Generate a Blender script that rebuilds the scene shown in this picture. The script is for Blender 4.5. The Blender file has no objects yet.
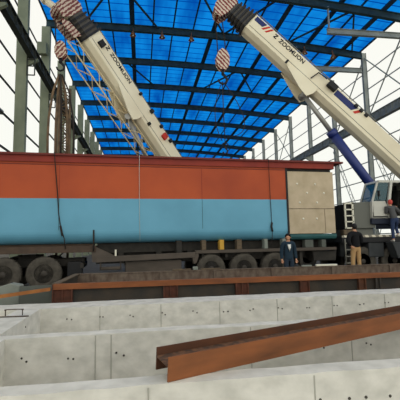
import bpy, bmesh, math, random
from math import sin, cos, pi, radians, atan2, hypot, sqrt
from mathutils import Vector, Matrix
random.seed(7)
SC = bpy.context.scene
COL = SC.collection

# ------------------------------------------------------------------ camera, sky, exposure
cam_d = bpy.data.cameras.new('camera')
cam = bpy.data.objects.new('camera', cam_d)
COL.objects.link(cam)
F_PX, PITCH, ROLL, YAW = 386.9, 0.1115, -0.0212, 0.1507
cam_d.sensor_fit = 'HORIZONTAL'
cam_d.sensor_width = 36.0
cam_d.lens = 36.0 * F_PX / 400.0
cam_d.clip_end = 600
_f = Vector((sin(YAW) * cos(PITCH), cos(YAW) * cos(PITCH), sin(PITCH)))
_r = Vector((cos(YAW), -sin(YAW), 0))
_u = _r.cross(_f)
_r2 = _r * cos(ROLL) + _u * sin(ROLL)
_u2 = -_r * sin(ROLL) + _u * cos(ROLL)
cam.matrix_world = Matrix(((_r2.x, _u2.x, -_f.x, 0), (_r2.y, _u2.y, -_f.y, 0),
                           (_r2.z, _u2.z, -_f.z, 1.5), (0, 0, 0, 1)))
SC.camera = cam

world = bpy.data.worlds.new('overcast_sky')
SC.world = world
world.use_nodes = True
wn = world.node_tree
wn.nodes.clear()
wo = wn.nodes.new('ShaderNodeOutputWorld')
wb = wn.nodes.new('ShaderNodeBackground')
wtc = wn.nodes.new('ShaderNodeTexCoord')
wsep = wn.nodes.new('ShaderNodeSeparateXYZ')
wr = wn.nodes.new('ShaderNodeValToRGB')
wr.color_ramp.elements[0].position = 0.0
wr.color_ramp.elements[0].color = (0.98, 1.0, 0.93, 1)
wr.color_ramp.elements[1].position = 0.9
wr.color_ramp.elements[1].color = (1.0, 0.98, 0.91, 1)
wn.links.new(wtc.outputs['Generated'], wsep.inputs[0])
wn.links.new(wsep.outputs['Z'], wr.inputs[0])
wn.links.new(wr.outputs[0], wb.inputs[0])
# the overcast is brighter on the sun's side, behind the photographer
wmr = wn.nodes.new('ShaderNodeMapRange')
wmr.interpolation_type = 'SMOOTHSTEP'
wmr.inputs['From Min'].default_value = 0.0
wmr.inputs['From Max'].default_value = -0.9
wmr.inputs['To Min'].default_value = 0.98
wmr.inputs['To Max'].default_value = 1.5
wdot = wn.nodes.new('ShaderNodeVectorMath'); wdot.operation = 'DOT_PRODUCT'
wdot.inputs[1].default_value = (-0.6, 0.8, 0.0)
wn.links.new(wtc.outputs['Generated'], wdot.inputs[0])
wn.links.new(wdot.outputs['Value'], wmr.inputs['Value'])
wn.links.new(wmr.outputs[0], wb.inputs[1])
wn.links.new(wb.outputs[0], wo.inputs[0])

SC.view_settings.view_transform = 'Standard'
SC.view_settings.look = 'None'
SC.view_settings.exposure = 0.0
SC.view_settings.gamma = 1.0
SC.view_settings.use_curve_mapping = False

# ------------------------------------------------------------------ materials
def lin(c):
    return tuple((v / 12.92 if v <= 0.04045 else ((v + 0.055) / 1.055) ** 2.4) for v in [x / 255 for x in c])

def mat(name, rgb, rough=0.7, metal=0.0, rgb2=None, scale=3.0, lo=0.35, hi=0.65, bump=0.0, stretch=(1, 1, 1), spec=0.3, detail=6):
    m = bpy.data.materials.new(name)
    m.use_nodes = True
    nt = m.node_tree
    b = nt.nodes['Principled BSDF']
    b.inputs['Roughness'].default_value = rough
    b.inputs['Metallic'].default_value = metal
    b.inputs['Specular IOR Level'].default_value = spec
    b.inputs['Base Color'].default_value = (*lin(rgb), 1)
    if rgb2 is not None or bump:
        tc = nt.nodes.new('ShaderNodeTexCoord')
        mp = nt.nodes.new('ShaderNodeMapping')
        mp.inputs['Scale'].default_value = stretch
        nz = nt.nodes.new('ShaderNodeTexNoise')
        nz.inputs['Scale'].default_value = scale
        nz.inputs['Detail'].default_value = detail
        nt.links.new(tc.outputs['Object'], mp.inputs[0])
        nt.links.new(mp.outputs[0], nz.inputs['Vector'])
        if rgb2 is not None:
            rp = nt.nodes.new('ShaderNodeValToRGB')
            rp.color_ramp.elements[0].position = lo
            rp.color_ramp.elements[0].color = (*lin(rgb), 1)
            rp.color_ramp.elements[1].position = hi
            rp.color_ramp.elements[1].color = (*lin(rgb2), 1)
            nt.links.new(nz.outputs['Fac'], rp.inputs[0])
            nt.links.new(rp.outputs[0], b.inputs['Base Color'])
        if bump:
            bp = nt.nodes.new('ShaderNodeBump')
            bp.inputs['Strength'].default_value = bump
            bp.inputs['Distance'].default_value = 0.02
            nt.links.new(nz.outputs['Fac'], bp.inputs['Height'])
            nt.links.new(bp.outputs[0], b.inputs['Normal'])
    return m

def stripe_mat(name, c1, c2, scale, direction, wob=0.0):
    m = bpy.data.materials.new(name)
    m.use_nodes = True
    nt = m.node_tree
    b = nt.nodes['Principled BSDF']
    b.inputs['Roughness'].default_value = 0.6
    tc = nt.nodes.new('ShaderNodeTexCoord')
    dp = nt.nodes.new('ShaderNodeVectorMath'); dp.operation = 'DOT_PRODUCT'
    dp.inputs[1].default_value = direction
    ml = nt.nodes.new('ShaderNodeMath'); ml.operation = 'MULTIPLY'; ml.inputs[1].default_value = scale
    fr = nt.nodes.new('ShaderNodeMath'); fr.operation = 'FRACT'
    gt = nt.nodes.new('ShaderNodeMath'); gt.operation = 'GREATER_THAN'; gt.inputs[1].default_value = 0.5
    mx = nt.nodes.new('ShaderNodeMix'); mx.data_type = 'RGBA'
    mx.inputs[6].default_value = (*lin(c1), 1)
    mx.inputs[7].default_value = (*lin(c2), 1)
    nz = nt.nodes.new('ShaderNodeTexNoise'); nz.inputs['Scale'].default_value = 9.0
    ad = nt.nodes.new('ShaderNodeVectorMath'); ad.operation = 'MULTIPLY_ADD'
    ad.inputs[1].default_value = (wob, wob, wob)
    nt.links.new(tc.outputs['Object'], nz.inputs['Vector'])
    nt.links.new(nz.outputs['Color'], ad.inputs[0]); nt.links.new(tc.outputs['Object'], ad.inputs[2])
    nt.links.new(ad.outputs[0], dp.inputs[0])
    nt.links.new(dp.outputs['Value'], ml.inputs[0])
    nt.links.new(ml.outputs[0], fr.inputs[0])
    nt.links.new(fr.outputs[0], gt.inputs[0])
    nt.links.new(gt.outputs[0], mx.inputs[0])
    nt.links.new(mx.outputs[2], b.inputs['Base Color'])
    return m

def roof_mat():
    m = bpy.data.materials.new('blue_roof_sheet')
    m.use_nodes = True
    nt = m.node_tree
    nt.nodes.clear()
    out = nt.nodes.new('ShaderNodeOutputMaterial')
    tr = nt.nodes.new('ShaderNodeBsdfTranslucent')
    tc = nt.nodes.new('ShaderNodeTexCoord')
    mp = nt.nodes.new('ShaderNodeMapping'); mp.inputs['Scale'].default_value = (0.55, 0.12, 0.0)
    nz = nt.nodes.new('ShaderNodeTexNoise'); nz.inputs['Scale'].default_value = 1.0; nz.inputs['Detail'].default_value = 3
    rp = nt.nodes.new('ShaderNodeValToRGB')
    rp.color_ramp.elements[0].position = 0.30
    rp.color_ramp.elements[0].color = (*lin((2, 78, 172)), 1)
    rp.color_ramp.elements[1].position = 0.62
    rp.color_ramp.elements[1].color = (*lin((12, 130, 222)), 1)
    nt.links.new(tc.outputs['Object'], mp.inputs[0])
    nt.links.new(mp.outputs[0], nz.inputs['Vector'])
    nt.links.new(nz.outputs['Fac'], rp.inputs[0])
    # sheet laps: thin darker lines across the hall every 1.1 m
    sp = nt.nodes.new('ShaderNodeSeparateXYZ')
    nt.links.new(tc.outputs['Object'], sp.inputs[0])
    ml = nt.nodes.new('ShaderNodeMath'); ml.operation = 'MULTIPLY'; ml.inputs[1].default_value = 0.9
    fr = nt.nodes.new('ShaderNodeMath'); fr.operation = 'FRACT'
    lt = nt.nodes.new('ShaderNodeMath'); lt.operation = 'LESS_THAN'; lt.inputs[1].default_value = 0.12
    nt.links.new(sp.outputs['Y'], ml.inputs[0]); nt.links.new(ml.outputs[0], fr.inputs[0]); nt.links.new(fr.outputs[0], lt.inputs[0])
    mx = nt.nodes.new('ShaderNodeMix'); mx.data_type = 'RGBA'
    mx.inputs[7].default_value = (*lin((0, 70, 165)), 1)
    nt.links.new(lt.outputs[0], mx.inputs[0])
    nt.links.new(rp.outputs[0], mx.inputs[6])
    nt.links.new(mx.outputs[2], tr.inputs[0])
    nt.links.new(tr.outputs[0], out.inputs[0])
    return m

M = dict(
    concrete=mat('pale_concrete', (186, 184, 175), 0.92, rgb2=(214, 211, 202), scale=4.5, lo=0.28, hi=0.68, bump=0.35, stretch=(1, 1, 1.4), spec=0.15, detail=9),
    hole=mat('tie_hole_dark', (70, 68, 62), 0.9),
    seam=mat('joint_grey', (160, 159, 149), 0.9),
    soil=mat('packed_soil', (56, 52, 46), 0.95, rgb2=(73, 68, 60), scale=1.2, bump=0.3),
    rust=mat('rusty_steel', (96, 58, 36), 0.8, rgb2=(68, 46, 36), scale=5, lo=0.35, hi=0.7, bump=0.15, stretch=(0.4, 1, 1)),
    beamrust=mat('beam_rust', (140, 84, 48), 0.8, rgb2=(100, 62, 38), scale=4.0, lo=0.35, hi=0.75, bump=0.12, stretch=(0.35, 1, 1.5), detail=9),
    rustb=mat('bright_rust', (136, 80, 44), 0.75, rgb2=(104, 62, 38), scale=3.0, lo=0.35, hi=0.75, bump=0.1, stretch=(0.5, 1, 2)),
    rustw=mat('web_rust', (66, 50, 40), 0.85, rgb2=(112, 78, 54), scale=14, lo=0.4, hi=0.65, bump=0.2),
    formplate=mat('dark_form_plate', (53, 51, 47), 0.8, rgb2=(69, 60, 51), scale=3, bump=0.1),
    mottled=mat('mottled_form_plate', (88, 73, 63), 0.85, rgb2=(113, 100, 88), scale=7, lo=0.35, hi=0.65, bump=0.15, stretch=(1, 1, 0.6)),
    redrust=mat('red_brown_post', (91, 52, 39), 0.85, rgb2=(71, 45, 35), scale=8),
    yellowrust=mat('ochre_rail', (158, 104, 54), 0.8, rgb2=(133, 82, 43), scale=4),
    greyplate=mat('grey_green_plate', (92, 96, 88), 0.7, rgb2=(78, 82, 78), scale=2),
    palegrey=mat('pale_grey_block', (134, 139, 130), 0.85, rgb2=(119, 124, 117), scale=3),
    orange=mat('primer_orange', (178, 81, 44), 0.7, rgb2=(155, 67, 40), scale=0.45, lo=0.35, hi=0.65, bump=0.05),
    rim=mat('red_oxide_rim', (138, 51, 38), 0.7, rgb2=(119, 44, 36), scale=1.0),
    rimtop=mat('dark_red_oxide', (104, 44, 38), 0.7),
    blue=mat('hull_blue', (102, 164, 190), 0.55, rgb2=(93, 153, 178), scale=0.6, lo=0.35, hi=0.65, bump=0.03, spec=0.35),
    teal=mat('hull_teal', (49, 95, 95), 0.6, rgb2=(40, 81, 83), scale=2),
    ply=mat('tan_plywood', (193, 176, 150), 0.85, rgb2=(172, 156, 129), scale=2.2, lo=0.3, hi=0.7, bump=0.08),
    white=mat('worn_white', (222, 218, 200), 0.7),
    black=mat('black_metal', (26, 26, 28), 0.6),
    dark=mat('dark_chassis', (42, 40, 37), 0.8, rgb2=(56, 52, 47), scale=4),
    deck=mat('dusty_deck_steel', (91, 82, 74), 0.85, rgb2=(76, 69, 62), scale=2.5, stretch=(0.5, 1, 1)),
    deckbrown=mat('brown_gooseneck', (87, 71, 59), 0.85, rgb2=(72, 60, 51), scale=2.5),
    tyre=mat('dusty_tyre', (84, 79, 71), 0.95, rgb2=(66, 62, 56), scale=6),
    rimwheel=mat('wheel_rim', (44, 41, 38), 0.7),  # rim and hub tones darkened to paint in the shade of the recess
    hubm=mat('wheel_hub', (62, 57, 51), 0.7),
    timber=mat('grey_timber', (105, 91, 73), 0.9, rgb2=(85, 74, 61), scale=6, stretch=(1, 4, 4)),
    yellow=mat('yellow_timber', (196, 152, 62), 0.8),
    roofsteel=mat('dark_roof_steel', (50, 72, 74), 0.7, rgb2=(34, 54, 60), scale=1.5),
    purlin=mat('purlin_steel', (34, 62, 84), 0.7),
    colsteel=mat('grey_green_column', (140, 145, 120), 0.8, rgb2=(120, 126, 104), scale=0.8, bump=0.03),
    colright=mat('grey_column', (156, 160, 152), 0.8, rgb2=(134, 138, 132), scale=0.8),
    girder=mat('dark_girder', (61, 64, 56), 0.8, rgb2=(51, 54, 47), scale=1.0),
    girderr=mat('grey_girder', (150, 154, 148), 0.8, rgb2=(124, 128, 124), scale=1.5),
    boom=mat('cream_boom', (232, 223, 195), 0.5, rgb2=(219, 207, 178), scale=0.7, lo=0.3, hi=0.7, spec=0.4),
    boomin=mat('grey_collar', (120, 118, 108), 0.7),
    collar=mat('black_collar', (34, 34, 36), 0.6),
    navy=mat('navy_paint', (28, 40, 96), 0.5),
    cylblue=mat('blue_cylinder', (30, 46, 110), 0.45, spec=0.5),
    chrome=mat('chrome_rod', (150, 148, 142), 0.35, 0.25),
    collargrey=mat('collar_grey', (84, 80, 74), 0.7),
    redpaint=mat('red_paint', (190, 50, 36), 0.6),
    letter=mat('black_letters', (30, 30, 34), 0.6),
    lattice=mat('tan_lattice', (198, 180, 142), 0.75),
    rope=mat('dark_rope', (46, 40, 36), 0.9),
    ropebrown=mat('brown_rope', (118, 96, 72), 0.9, rgb2=(84, 70, 56), scale=3),
    paleline=mat('pale_string', (180, 190, 186), 0.8),
    cabwhite=mat('cab_white', (189, 187, 176), 0.5, spec=0.4),
    cabin=mat('cab_interior', (40, 38, 36), 0.8),
    craneframe=mat('crane_dark_blue', (27, 33, 49), 0.6),
    carrier=mat('carrier_grey', (59, 61, 63), 0.7, rgb2=(50, 53, 54), scale=3),
    cabinet=mat('cabinet_grey', (102, 103, 96), 0.7),
    skin=mat('skin', (196, 146, 116), 0.6),
    hair=mat('black_hair', (20, 18, 18), 0.6),
    jacket=mat('navy_jacket', (28, 47, 61), 0.85),
    shirt=mat('white_shirt', (222, 222, 216), 0.8),
    sweater=mat('black_sweater', (14, 15, 19), 0.9),
    khaki=mat('khaki_trousers', (176, 141, 97), 0.85),
    darktrouser=mat('dark_trousers', (36, 48, 62), 0.85),
    jeans=mat('blue_jeans', (43, 57, 88), 0.85),
    greytop=mat('grey_jacket', (78, 78, 79), 0.85),
    shoe=mat('dark_shoe', (40, 36, 34), 0.6),
    paleshoe=mat('pale_shoe', (180, 176, 168), 0.6),
    redcap=mat('red_helmet', (196, 74, 64), 0.5),
    rustlamp=mat('rusty_lamp', (150, 96, 58), 0.7),
    housewall=mat('grey_canopy', (150, 156, 150), 0.8),
    gable=mat('gable_sheet', (190, 200, 204), 0.8),
    rebar=mat('rebar_steel', (78, 66, 56), 0.7),
)
M['hazard'] = stripe_mat('hazard_strip', (214, 206, 184), (128, 122, 108), 3.2, (1, 0, 0.5))
M['stripesR'] = stripe_mat('red_white_stripes', (120, 46, 38), (206, 188, 166), 6.0, (0.8, 0.0, 0.75), 0.12)
M['stripesL'] = stripe_mat('dark_red_white_stripes', (104, 44, 38), (190, 170, 150), 6.5, (0.8, 0.3, -0.7), 0.16)
M['roof'] = roof_mat()
g = bpy.data.materials.new('cab_glass'); g.use_nodes = True
_b = g.node_tree.nodes['Principled BSDF']
_b.inputs['Base Color'].default_value = (*lin((48, 84, 92)), 1)
_b.inputs['Roughness'].default_value = 0.08
_b.inputs['Alpha'].default_value = 0.75
M['glass'] = g

# ------------------------------------------------------------------ mesh helpers
def vbox(bm, c, s, rot=None, mi=0):
    """box of centre c and size s; rot = 3x3/Euler matrix"""
    vs = []
    for dx in (-.5, .5):
        for dy in (-.5, .5):
            for dz in (-.5, .5):
                p = Vector((dx * s[0], dy * s[1], dz * s[2]))
                if rot is not None:
                    p = rot @ p
                vs.append(bm.verts.new(p + Vector(c)))
    for q in ((0, 1, 3, 2), (4, 6, 7, 5), (0, 4, 5, 1), (2, 3, 7, 6), (0, 2, 6, 4), (1, 5, 7, 3)):
        f = bm.faces.new([vs[i] for i in q]); f.material_index = mi
    return vs

def mm(bm, x0, x1, y0, y1, z0, z1, mi=0):
    return vbox(bm, ((x0 + x1) / 2, (y0 + y1) / 2, (z0 + z1) / 2), (x1 - x0, y1 - y0, z1 - z0), None, mi)

def frame_of(d):
    d = Vector(d).normalized()
    up = Vector((0, 0, 1)) if abs(d.z) < 0.95 else Vector((1, 0, 0))
    x = up.cross(d).normalized()
    y = d.cross(x)
    return x, y, d

def bar(bm, a, b, w, h=None, mi=0):
    """rectangular bar from a to b"""
    h = h or w
    a, b = Vector(a), Vector(b)
    x, y, d = frame_of(b - a)
    R = Matrix((x, y, d)).transposed()
    vbox(bm, (a + b) / 2, (w, h, (b - a).length), R, mi)

def tube(bm, pts, r, n=8, mi=0, cap=True, r2=None):
    pts = [Vector(p) for p in pts]
    rings = []
    x0 = None
    for i, p in enumerate(pts):
        if i == 0: d = pts[1] - p
        elif i == len(pts) - 1: d = p - pts[i - 1]
        else: d = pts[i + 1] - pts[i - 1]
        d.normalize()
        if x0 is None:
            x, y, _ = frame_of(d)
        else:
            x = (x0 - d * x0.dot(d)).normalized(); y = d.cross(x)
        x0 = x
        rr = r if r2 is None else r + (r2 - r) * i / (len(pts) - 1)
        rings.append([bm.verts.new(p + (x * cos(2 * pi * k / n) + y * sin(2 * pi * k / n)) * rr) for k in range(n)])
    for A, B in zip(rings, rings[1:]):
        for k in range(n):
            f = bm.faces.new((A[k], A[(k + 1) % n], B[(k + 1) % n], B[k])); f.smooth = n > 5; f.material_index = mi
    if cap:
        f = bm.faces.new(rings[0][::-1]); f.material_index = mi
        f = bm.faces.new(rings[-1]); f.material_index = mi

def lathe(bm, prof, centre, axis='Y', n=28, mi=0):
    """profile of (radius, offset) turned about an axis through centre"""
    c = Vector(centre)
    rings = []
    for r, o in prof:
        ring = []
        for k in range(n):
            a = 2 * pi * k / n
            if axis == 'Y': p = Vector((r * cos(a), o, r * sin(a)))
            elif axis == 'Z': p = Vector((r * cos(a), r * sin(a), o))
            else: p = Vector((o, r * cos(a), r * sin(a)))
            ring.append(bm.verts.new(c + p))
        rings.append(ring)
    for A, B in zip(rings, rings[1:]):
        for k in range(n):
            f = bm.faces.new((A[k], A[(k + 1) % n], B[(k + 1) % n], B[k])); f.smooth = True; f.material_index = mi
    for ring in (rings[0], rings[-1]):
        if (ring[0].co - ring[n // 2].co).length > 1e-4:
            f = bm.faces.new(ring); f.material_index = mi

def prism(bm, poly, o, x, y, z, t, mi=0):
    """polygon (u,v) in plane o+u*x+v*y, extruded t along z"""
    o, x, y, z = Vector(o), Vector(x), Vector(y), Vector(z)
    a = [bm.verts.new(o + x * u + y * v) for u, v in poly]
    b = [bm.verts.new(o + x * u + y * v + z * t) for u, v in poly]
    n = len(poly)
    f = bm.faces.new(a[::-1]); f.material_index = mi
    f = bm.faces.new(b); f.material_index = mi
    for i in range(n):
        f = bm.faces.new((a[i], a[(i + 1) % n], b[(i + 1) % n], b[i])); f.material_index = mi

def link(name, bm, ms, parent=None, bevel=0.0, local=True):
    """turn a bmesh into ONE object; vertices are given in the root's frame"""
    bmesh.ops.recalc_face_normals(bm, faces=bm.faces)
    me = bpy.data.meshes.new(name)
    bm.to_mesh(me); bm.free()
    for m in (ms if isinstance(ms, (list, tuple)) else [ms]):
        me.materials.append(m)
    o = bpy.data.objects.new(name, me)
    COL.objects.link(o)
    if parent is not None:
        o.parent = parent
    if bevel:
        b = o.modifiers.new('bevel', 'BEVEL'); b.width = bevel; b.segments = 2; b.limit_method = 'ANGLE'
    return o

def rebase(o, origin):
    """move the object's origin to a point without moving its mesh"""
    origin = Vector(origin)
    o.data.transform(Matrix.Translation(-origin))
    o.location = origin
    return o

def tag(o, label, cat, group=None):
    o['label'] = label; o['category'] = cat
    if group: o['group'] = group
    return o

def thing(name, label, cat, loc=(0, 0, 0), rz=0, group=None):
    o = bpy.data.objects.new(name, None); COL.objects.link(o)
    o.location = loc; o.rotation_euler = (0, 0, rz); o.empty_display_size = 0.3
    return tag(o, label, cat, group)

def struct(o):
    o['kind'] = 'structure'
    return o

def nb(): return bmesh.new()

ORD = ['nearest', 'second', 'third', 'fourth', 'fifth', 'sixth', 'seventh', 'eighth', 'ninth', 'tenth', 'eleventh', 'twelfth', 'thirteenth', 'fourteenth']

# ------------------------------------------------------------------ ground
bm = nb(); mm(bm, -90, 110, 8.86, 240, -0.3, 0.0)
struct(link('floor', bm, M['soil']))
bm = nb(); mm(bm, -30, 40, -14, 8.86, -1.15, -0.9)
struct(link('floor', bm, M['concrete']))  # unseen pit floor, made pale to bounce light onto the wall faces

# ------------------------------------------------------------------ hall shell
XL, XR, ZL, ZR = -8.58, 22.5, 21.76, 20.34
Y0, BAY = 28.46, 6.716
def frame_y(k): return Y0 + BAY * k
def roof_z(x, bulge=0.55):
    u = (x - XL) / (XR - XL)
    return ZL + (ZR - ZL) * u + bulge * (1 - (2 * u - 1) ** 2)
KS = list(range(-3, 11))
def place(k, first):
    """words for a frame's place, counted from the first one the photograph shows"""
    i = k - first
    if i >= 0:
        return 'nearest to the camera' if i == 0 else '%s nearest in view' % ORD[i]
    return 'outside the picture, %s before the nearest visible' % ['first', 'second', 'third', 'fourth'][-i - 1]
N_ARC = 24
arc_x = [XL + (XR - XL) * i / N_ARC for i in range(N_ARC + 1)]

bm = nb()
y_a, y_b = frame_y(-3) - 1.0, frame_y(10) + 0.4
va = [(bm.verts.new((x, y_a, roof_z(x) + 0.62)), bm.verts.new((x, y_b, roof_z(x) + 0.62))) for x in arc_x]
for a, b in zip(va, va[1:]):
    f = bm.faces.new((a[0], b[0], b[1], a[1])); f.smooth = True
struct(link('ceiling', bm, M['roof']))

# purlins along the hall
npl = 16
for i in range(npl + 1):
    x = XL + 0.05 + (XR - XL - 0.1) * i / npl
    bm = nb()
    heavy = i in (4, 8, 11, 13, 15)
    zz = roof_z(x) + 0.5
    w = 0.22 if heavy else 0.07
    mm(bm, x - w / 2, x + w / 2, y_a, y_b, zz - (0.12 if heavy else 0.02), zz + 0.11)
    mm(bm, x - w, x + w, y_a, y_b, zz - (0.16 if heavy else 0.05), zz - (0.12 if heavy else 0.02))
    o = link('roof_purlin', bm, M['purlin'])
    n_ = ['first', 'second', 'third', 'fourth', 'fifth', 'sixth', 'seventh', 'eighth', 'ninth', 'tenth', 'eleventh', 'twelfth',
          'thirteenth', 'fourteenth', 'fifteenth', 'sixteenth', 'seventeenth'][i]
    tag(o, 'long dark purlin under the blue roof, %s from the left wall' % n_, 'purlin', 'purlins under the blue roof')

for k in KS:
    y = frame_y(k)
    bm = nb()
    for (w, z0, z1) in ((0.09, -0.1, 0.5), (0.34, 0.44, 0.51), (0.34, -0.16, -0.09)):
        for a, b in zip(arc_x, arc_x[1:]):
            za, zb = roof_z(a), roof_z(b)
            vs = [bm.verts.new((xx, yy, zz)) for xx, zb_ in ((a, za), (b, zb)) for yy in (y - w / 2, y + w / 2) for zz in (zb_ - 0.1 + z0, zb_ - 0.1 + z1)]
            for q in ((0, 1, 3, 2), (4, 6, 7, 5), (0, 4, 5, 1), (2, 3, 7, 6), (0, 2, 6, 4), (1, 5, 7, 3)):
                bm.faces.new([vs[j] for j in q])
    o = link('roof_rafter', bm, M['roofsteel'])
    tag(o, 'dark steel rafter under the blue roof, %s' % place(k, 0), 'rafter', 'rafters under the blue roof')

# crossed bracing in the roof plane between near rafters
spots = [(0, -1.8, -5.2, 'in the left part of the roof, leaning left'), (0, -1.8, 1.6, 'in the left part of the roof, leaning right'),
         (0, 4.6, 8.0, 'near the middle of the roof, leaning right'), (0, 11.4, 8.0, 'near the middle of the roof, leaning left'),
         (0, 18.0, 14.6, 'in the right part of the roof, leaning left'), (0, 18.0, 21.4, 'in the right part of the roof, leaning right'),
         (2, -1.8, -5.2, 'in the left part of the roof, leaning left'), (2, -1.8, 1.6, 'in the left part of the roof, leaning right'),
         (2, 11.4, 8.0, 'near the middle of the roof, leaning left'), (2, 11.4, 14.8, 'near the middle of the roof, leaning right')]
for k, xa, xb, side in spots:
    bm = nb()
    bar(bm, (xa, frame_y(k) + 0.19, roof_z(xa) + 0.2), (xb, frame_y(k + 1) - 0.19, roof_z(xb) + 0.2), 0.14)
    o = link('roof_brace', bm, M['roofsteel'])
    tag(o, 'diagonal roof brace, %s rafters, %s' % ('nearest to second' if k == 0 else 'third to fourth', side), 'brace', 'diagonal braces under the roof')

# columns
def column(side, k):
    y = frame_y(k)
    if side == 'left':
        x, wx, wy, top, m = XL + 0.03, 0.74, 0.42, roof_z(XL) - 0.3, M['colsteel']
    else:
        x, wx, wy, top, m = XR + 0.26, 0.46, 0.30, roof_z(XR) + 0.35, M['colright']
    t = thing('steel_column', '%s steel column of the %s wall, %s' % ('wide grey-green' if side == 'left' else 'slim grey', side, place(k, 0 if side == 'left' else 1)),
              'column', (x, y, 0), 0, 'columns of the %s wall' % side)
    bm = nb()
    mm(bm, -wx / 2 + .03, wx / 2 - .03, -0.03, 0.03, 0, top)
    mm(bm, -wx / 2, -wx / 2 + .04, -wy / 2, wy / 2, 0, top)
    mm(bm, wx / 2 - .04, wx / 2, -wy / 2, wy / 2, 0, top)
    if side == 'left':
        mm(bm, -wx / 2, wx / 2, -wy / 2 - 0.02, -wy / 2 + 0.02, 0, top)      # cover plate facing the hall's near end
    else:
        mm(bm, -wx / 2 + .04, wx / 2 - .04, -wy / 2 + 0.06, -wy / 2 + 0.10, 0, top)
    link('shaft', bm, m, t)
    bm = nb()
    s = 1 if side == 'left' else -1
    gz = 15.1 if side == 'left' else 12.75
    xi = s * wx / 2
    prism(bm, [(0, -0.5), (s * 0.75, -0.1), (s * 0.75, 0.04), (0, 0.04)], (xi, -0.12, gz), (1, 0, 0), (0, 0, 1), (0, 1, 0), 0.24)
    link('bracket', bm, m, t)
    bm = nb(); mm(bm, -wx / 2 - .1, wx / 2 + .1, -wy / 2 - .1, wy / 2 + .1, 0, 0.05); link('base_plate', bm, m, t)
    if side == 'left' and k in (0, 1):
        bm = nb()
        for (a, b) in (((.4, -.3, gz - .62), (.95, -.3, gz - .62)), ((.4, -.3, gz - .1), (.95, -.3, gz - .1)), ((.42, -.3, gz - 1.3), (.42, -.3, gz - .06)),
                       ((.95, -.3, gz - 1.3), (.95, -.3, gz - .06)), ((.4, -.3, gz - 1.3), (.95, -.3, gz - 1.3))):
            bar(bm, a, b, 0.07)
        link('bracket_cage', bm, M['girder'], t)
    if side == 'left' and k == 1:
        bm = nb(); mm(bm, -0.62, 0.2, -0.75, -0.25, 18.6, 19.7); link('junction_box', bm, M['colsteel'], t, 0.03)
for k in KS:
    column('left', k); column('right', k)

# crane runway girders
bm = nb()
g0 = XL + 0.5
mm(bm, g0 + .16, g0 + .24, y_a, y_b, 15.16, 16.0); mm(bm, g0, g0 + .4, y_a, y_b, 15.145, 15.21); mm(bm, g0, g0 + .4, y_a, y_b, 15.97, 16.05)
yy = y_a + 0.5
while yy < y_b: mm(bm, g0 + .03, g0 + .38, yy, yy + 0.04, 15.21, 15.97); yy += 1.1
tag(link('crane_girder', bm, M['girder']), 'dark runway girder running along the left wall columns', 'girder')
bm = nb()
mm(bm, XR - 0.42, XR - 0.34, y_a, y_b, 12.8, 13.6); mm(bm, XR - 0.55, XR - 0.2, y_a, y_b, 12.79, 12.85); mm(bm, XR - 0.55, XR - 0.2, y_a, y_b, 13.57, 13.64)
yy = y_a + 0.5
while yy < y_b: mm(bm, XR - 0.53, XR - 0.22, yy, yy + 0.05, 12.85, 13.57); yy += 0.9
tag(link('crane_girder', bm, M['girderr']), 'grey runway girder running along the right wall columns', 'girder')

# haunch ties below the eaves on the right
for k, nm in ((0, 'higher in the picture, behind the long boom'), (1, 'lower in the picture, just above the boom')):
    bm = nb()
    z = 18.6
    mm(bm, XR - 7.2, XR, frame_y(k) - 0.03, frame_y(k) + 0.03, z, z + 0.42); mm(bm, XR - 7.2, XR, frame_y(k) - 0.14, frame_y(k) + 0.14, z - 0.03, z + 0.02)
    mm(bm, XR - 7.2, XR, frame_y(k) - 0.14, frame_y(k) + 0.14, z + 0.4, z + 0.44)
    bar(bm, (XR - 7.0, frame_y(k), z + 0.2), (XR - 7.0, frame_y(k), roof_z(XR - 7) - 0.05), 0.12)
    o = link('eave_tie', bm, M['colright'])
    tag(o, 'pale tie beam at right eave, %s' % nm, 'beam', 'tie beams at the right eave')

# open wall framing: girts and rods
bm = nb()
for z in [1.2 + 2.35 * i for i in range(9)]:
    mm(bm, XL - 0.86, XL - 0.80, y_a, y_b, z, z + 0.16)
for k in KS[:-1]:
    ym = frame_y(k) + BAY * 0.5
    mm(bm, XL - 0.87, XL - 0.81, ym - 0.04, ym + 0.04, 0, 21.5) if k > 2 else None
struct(link('wall_left', bm, M['girder']))
bm = nb()
for z in [2.0 + 1.85 * i for i in range(10)]:
    mm(bm, XR + 0.52, XR + 0.57, y_a, y_b, z, z + 0.10)
for k in KS[:-1]:
    a, b = frame_y(k), frame_y(k + 1)
    if k in (-1, 0, 1, 4, 7):
        for z0, z1 in ((13.7, 20.2),):
            bar(bm, (XR + 0.3, a, z0), (XR + 0.3, b, z1), 0.09); bar(bm, (XR + 0.3, a, z1), (XR + 0.3, b, z0), 0.09)
struct(link('wall_right', bm, M['colright']))

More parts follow.
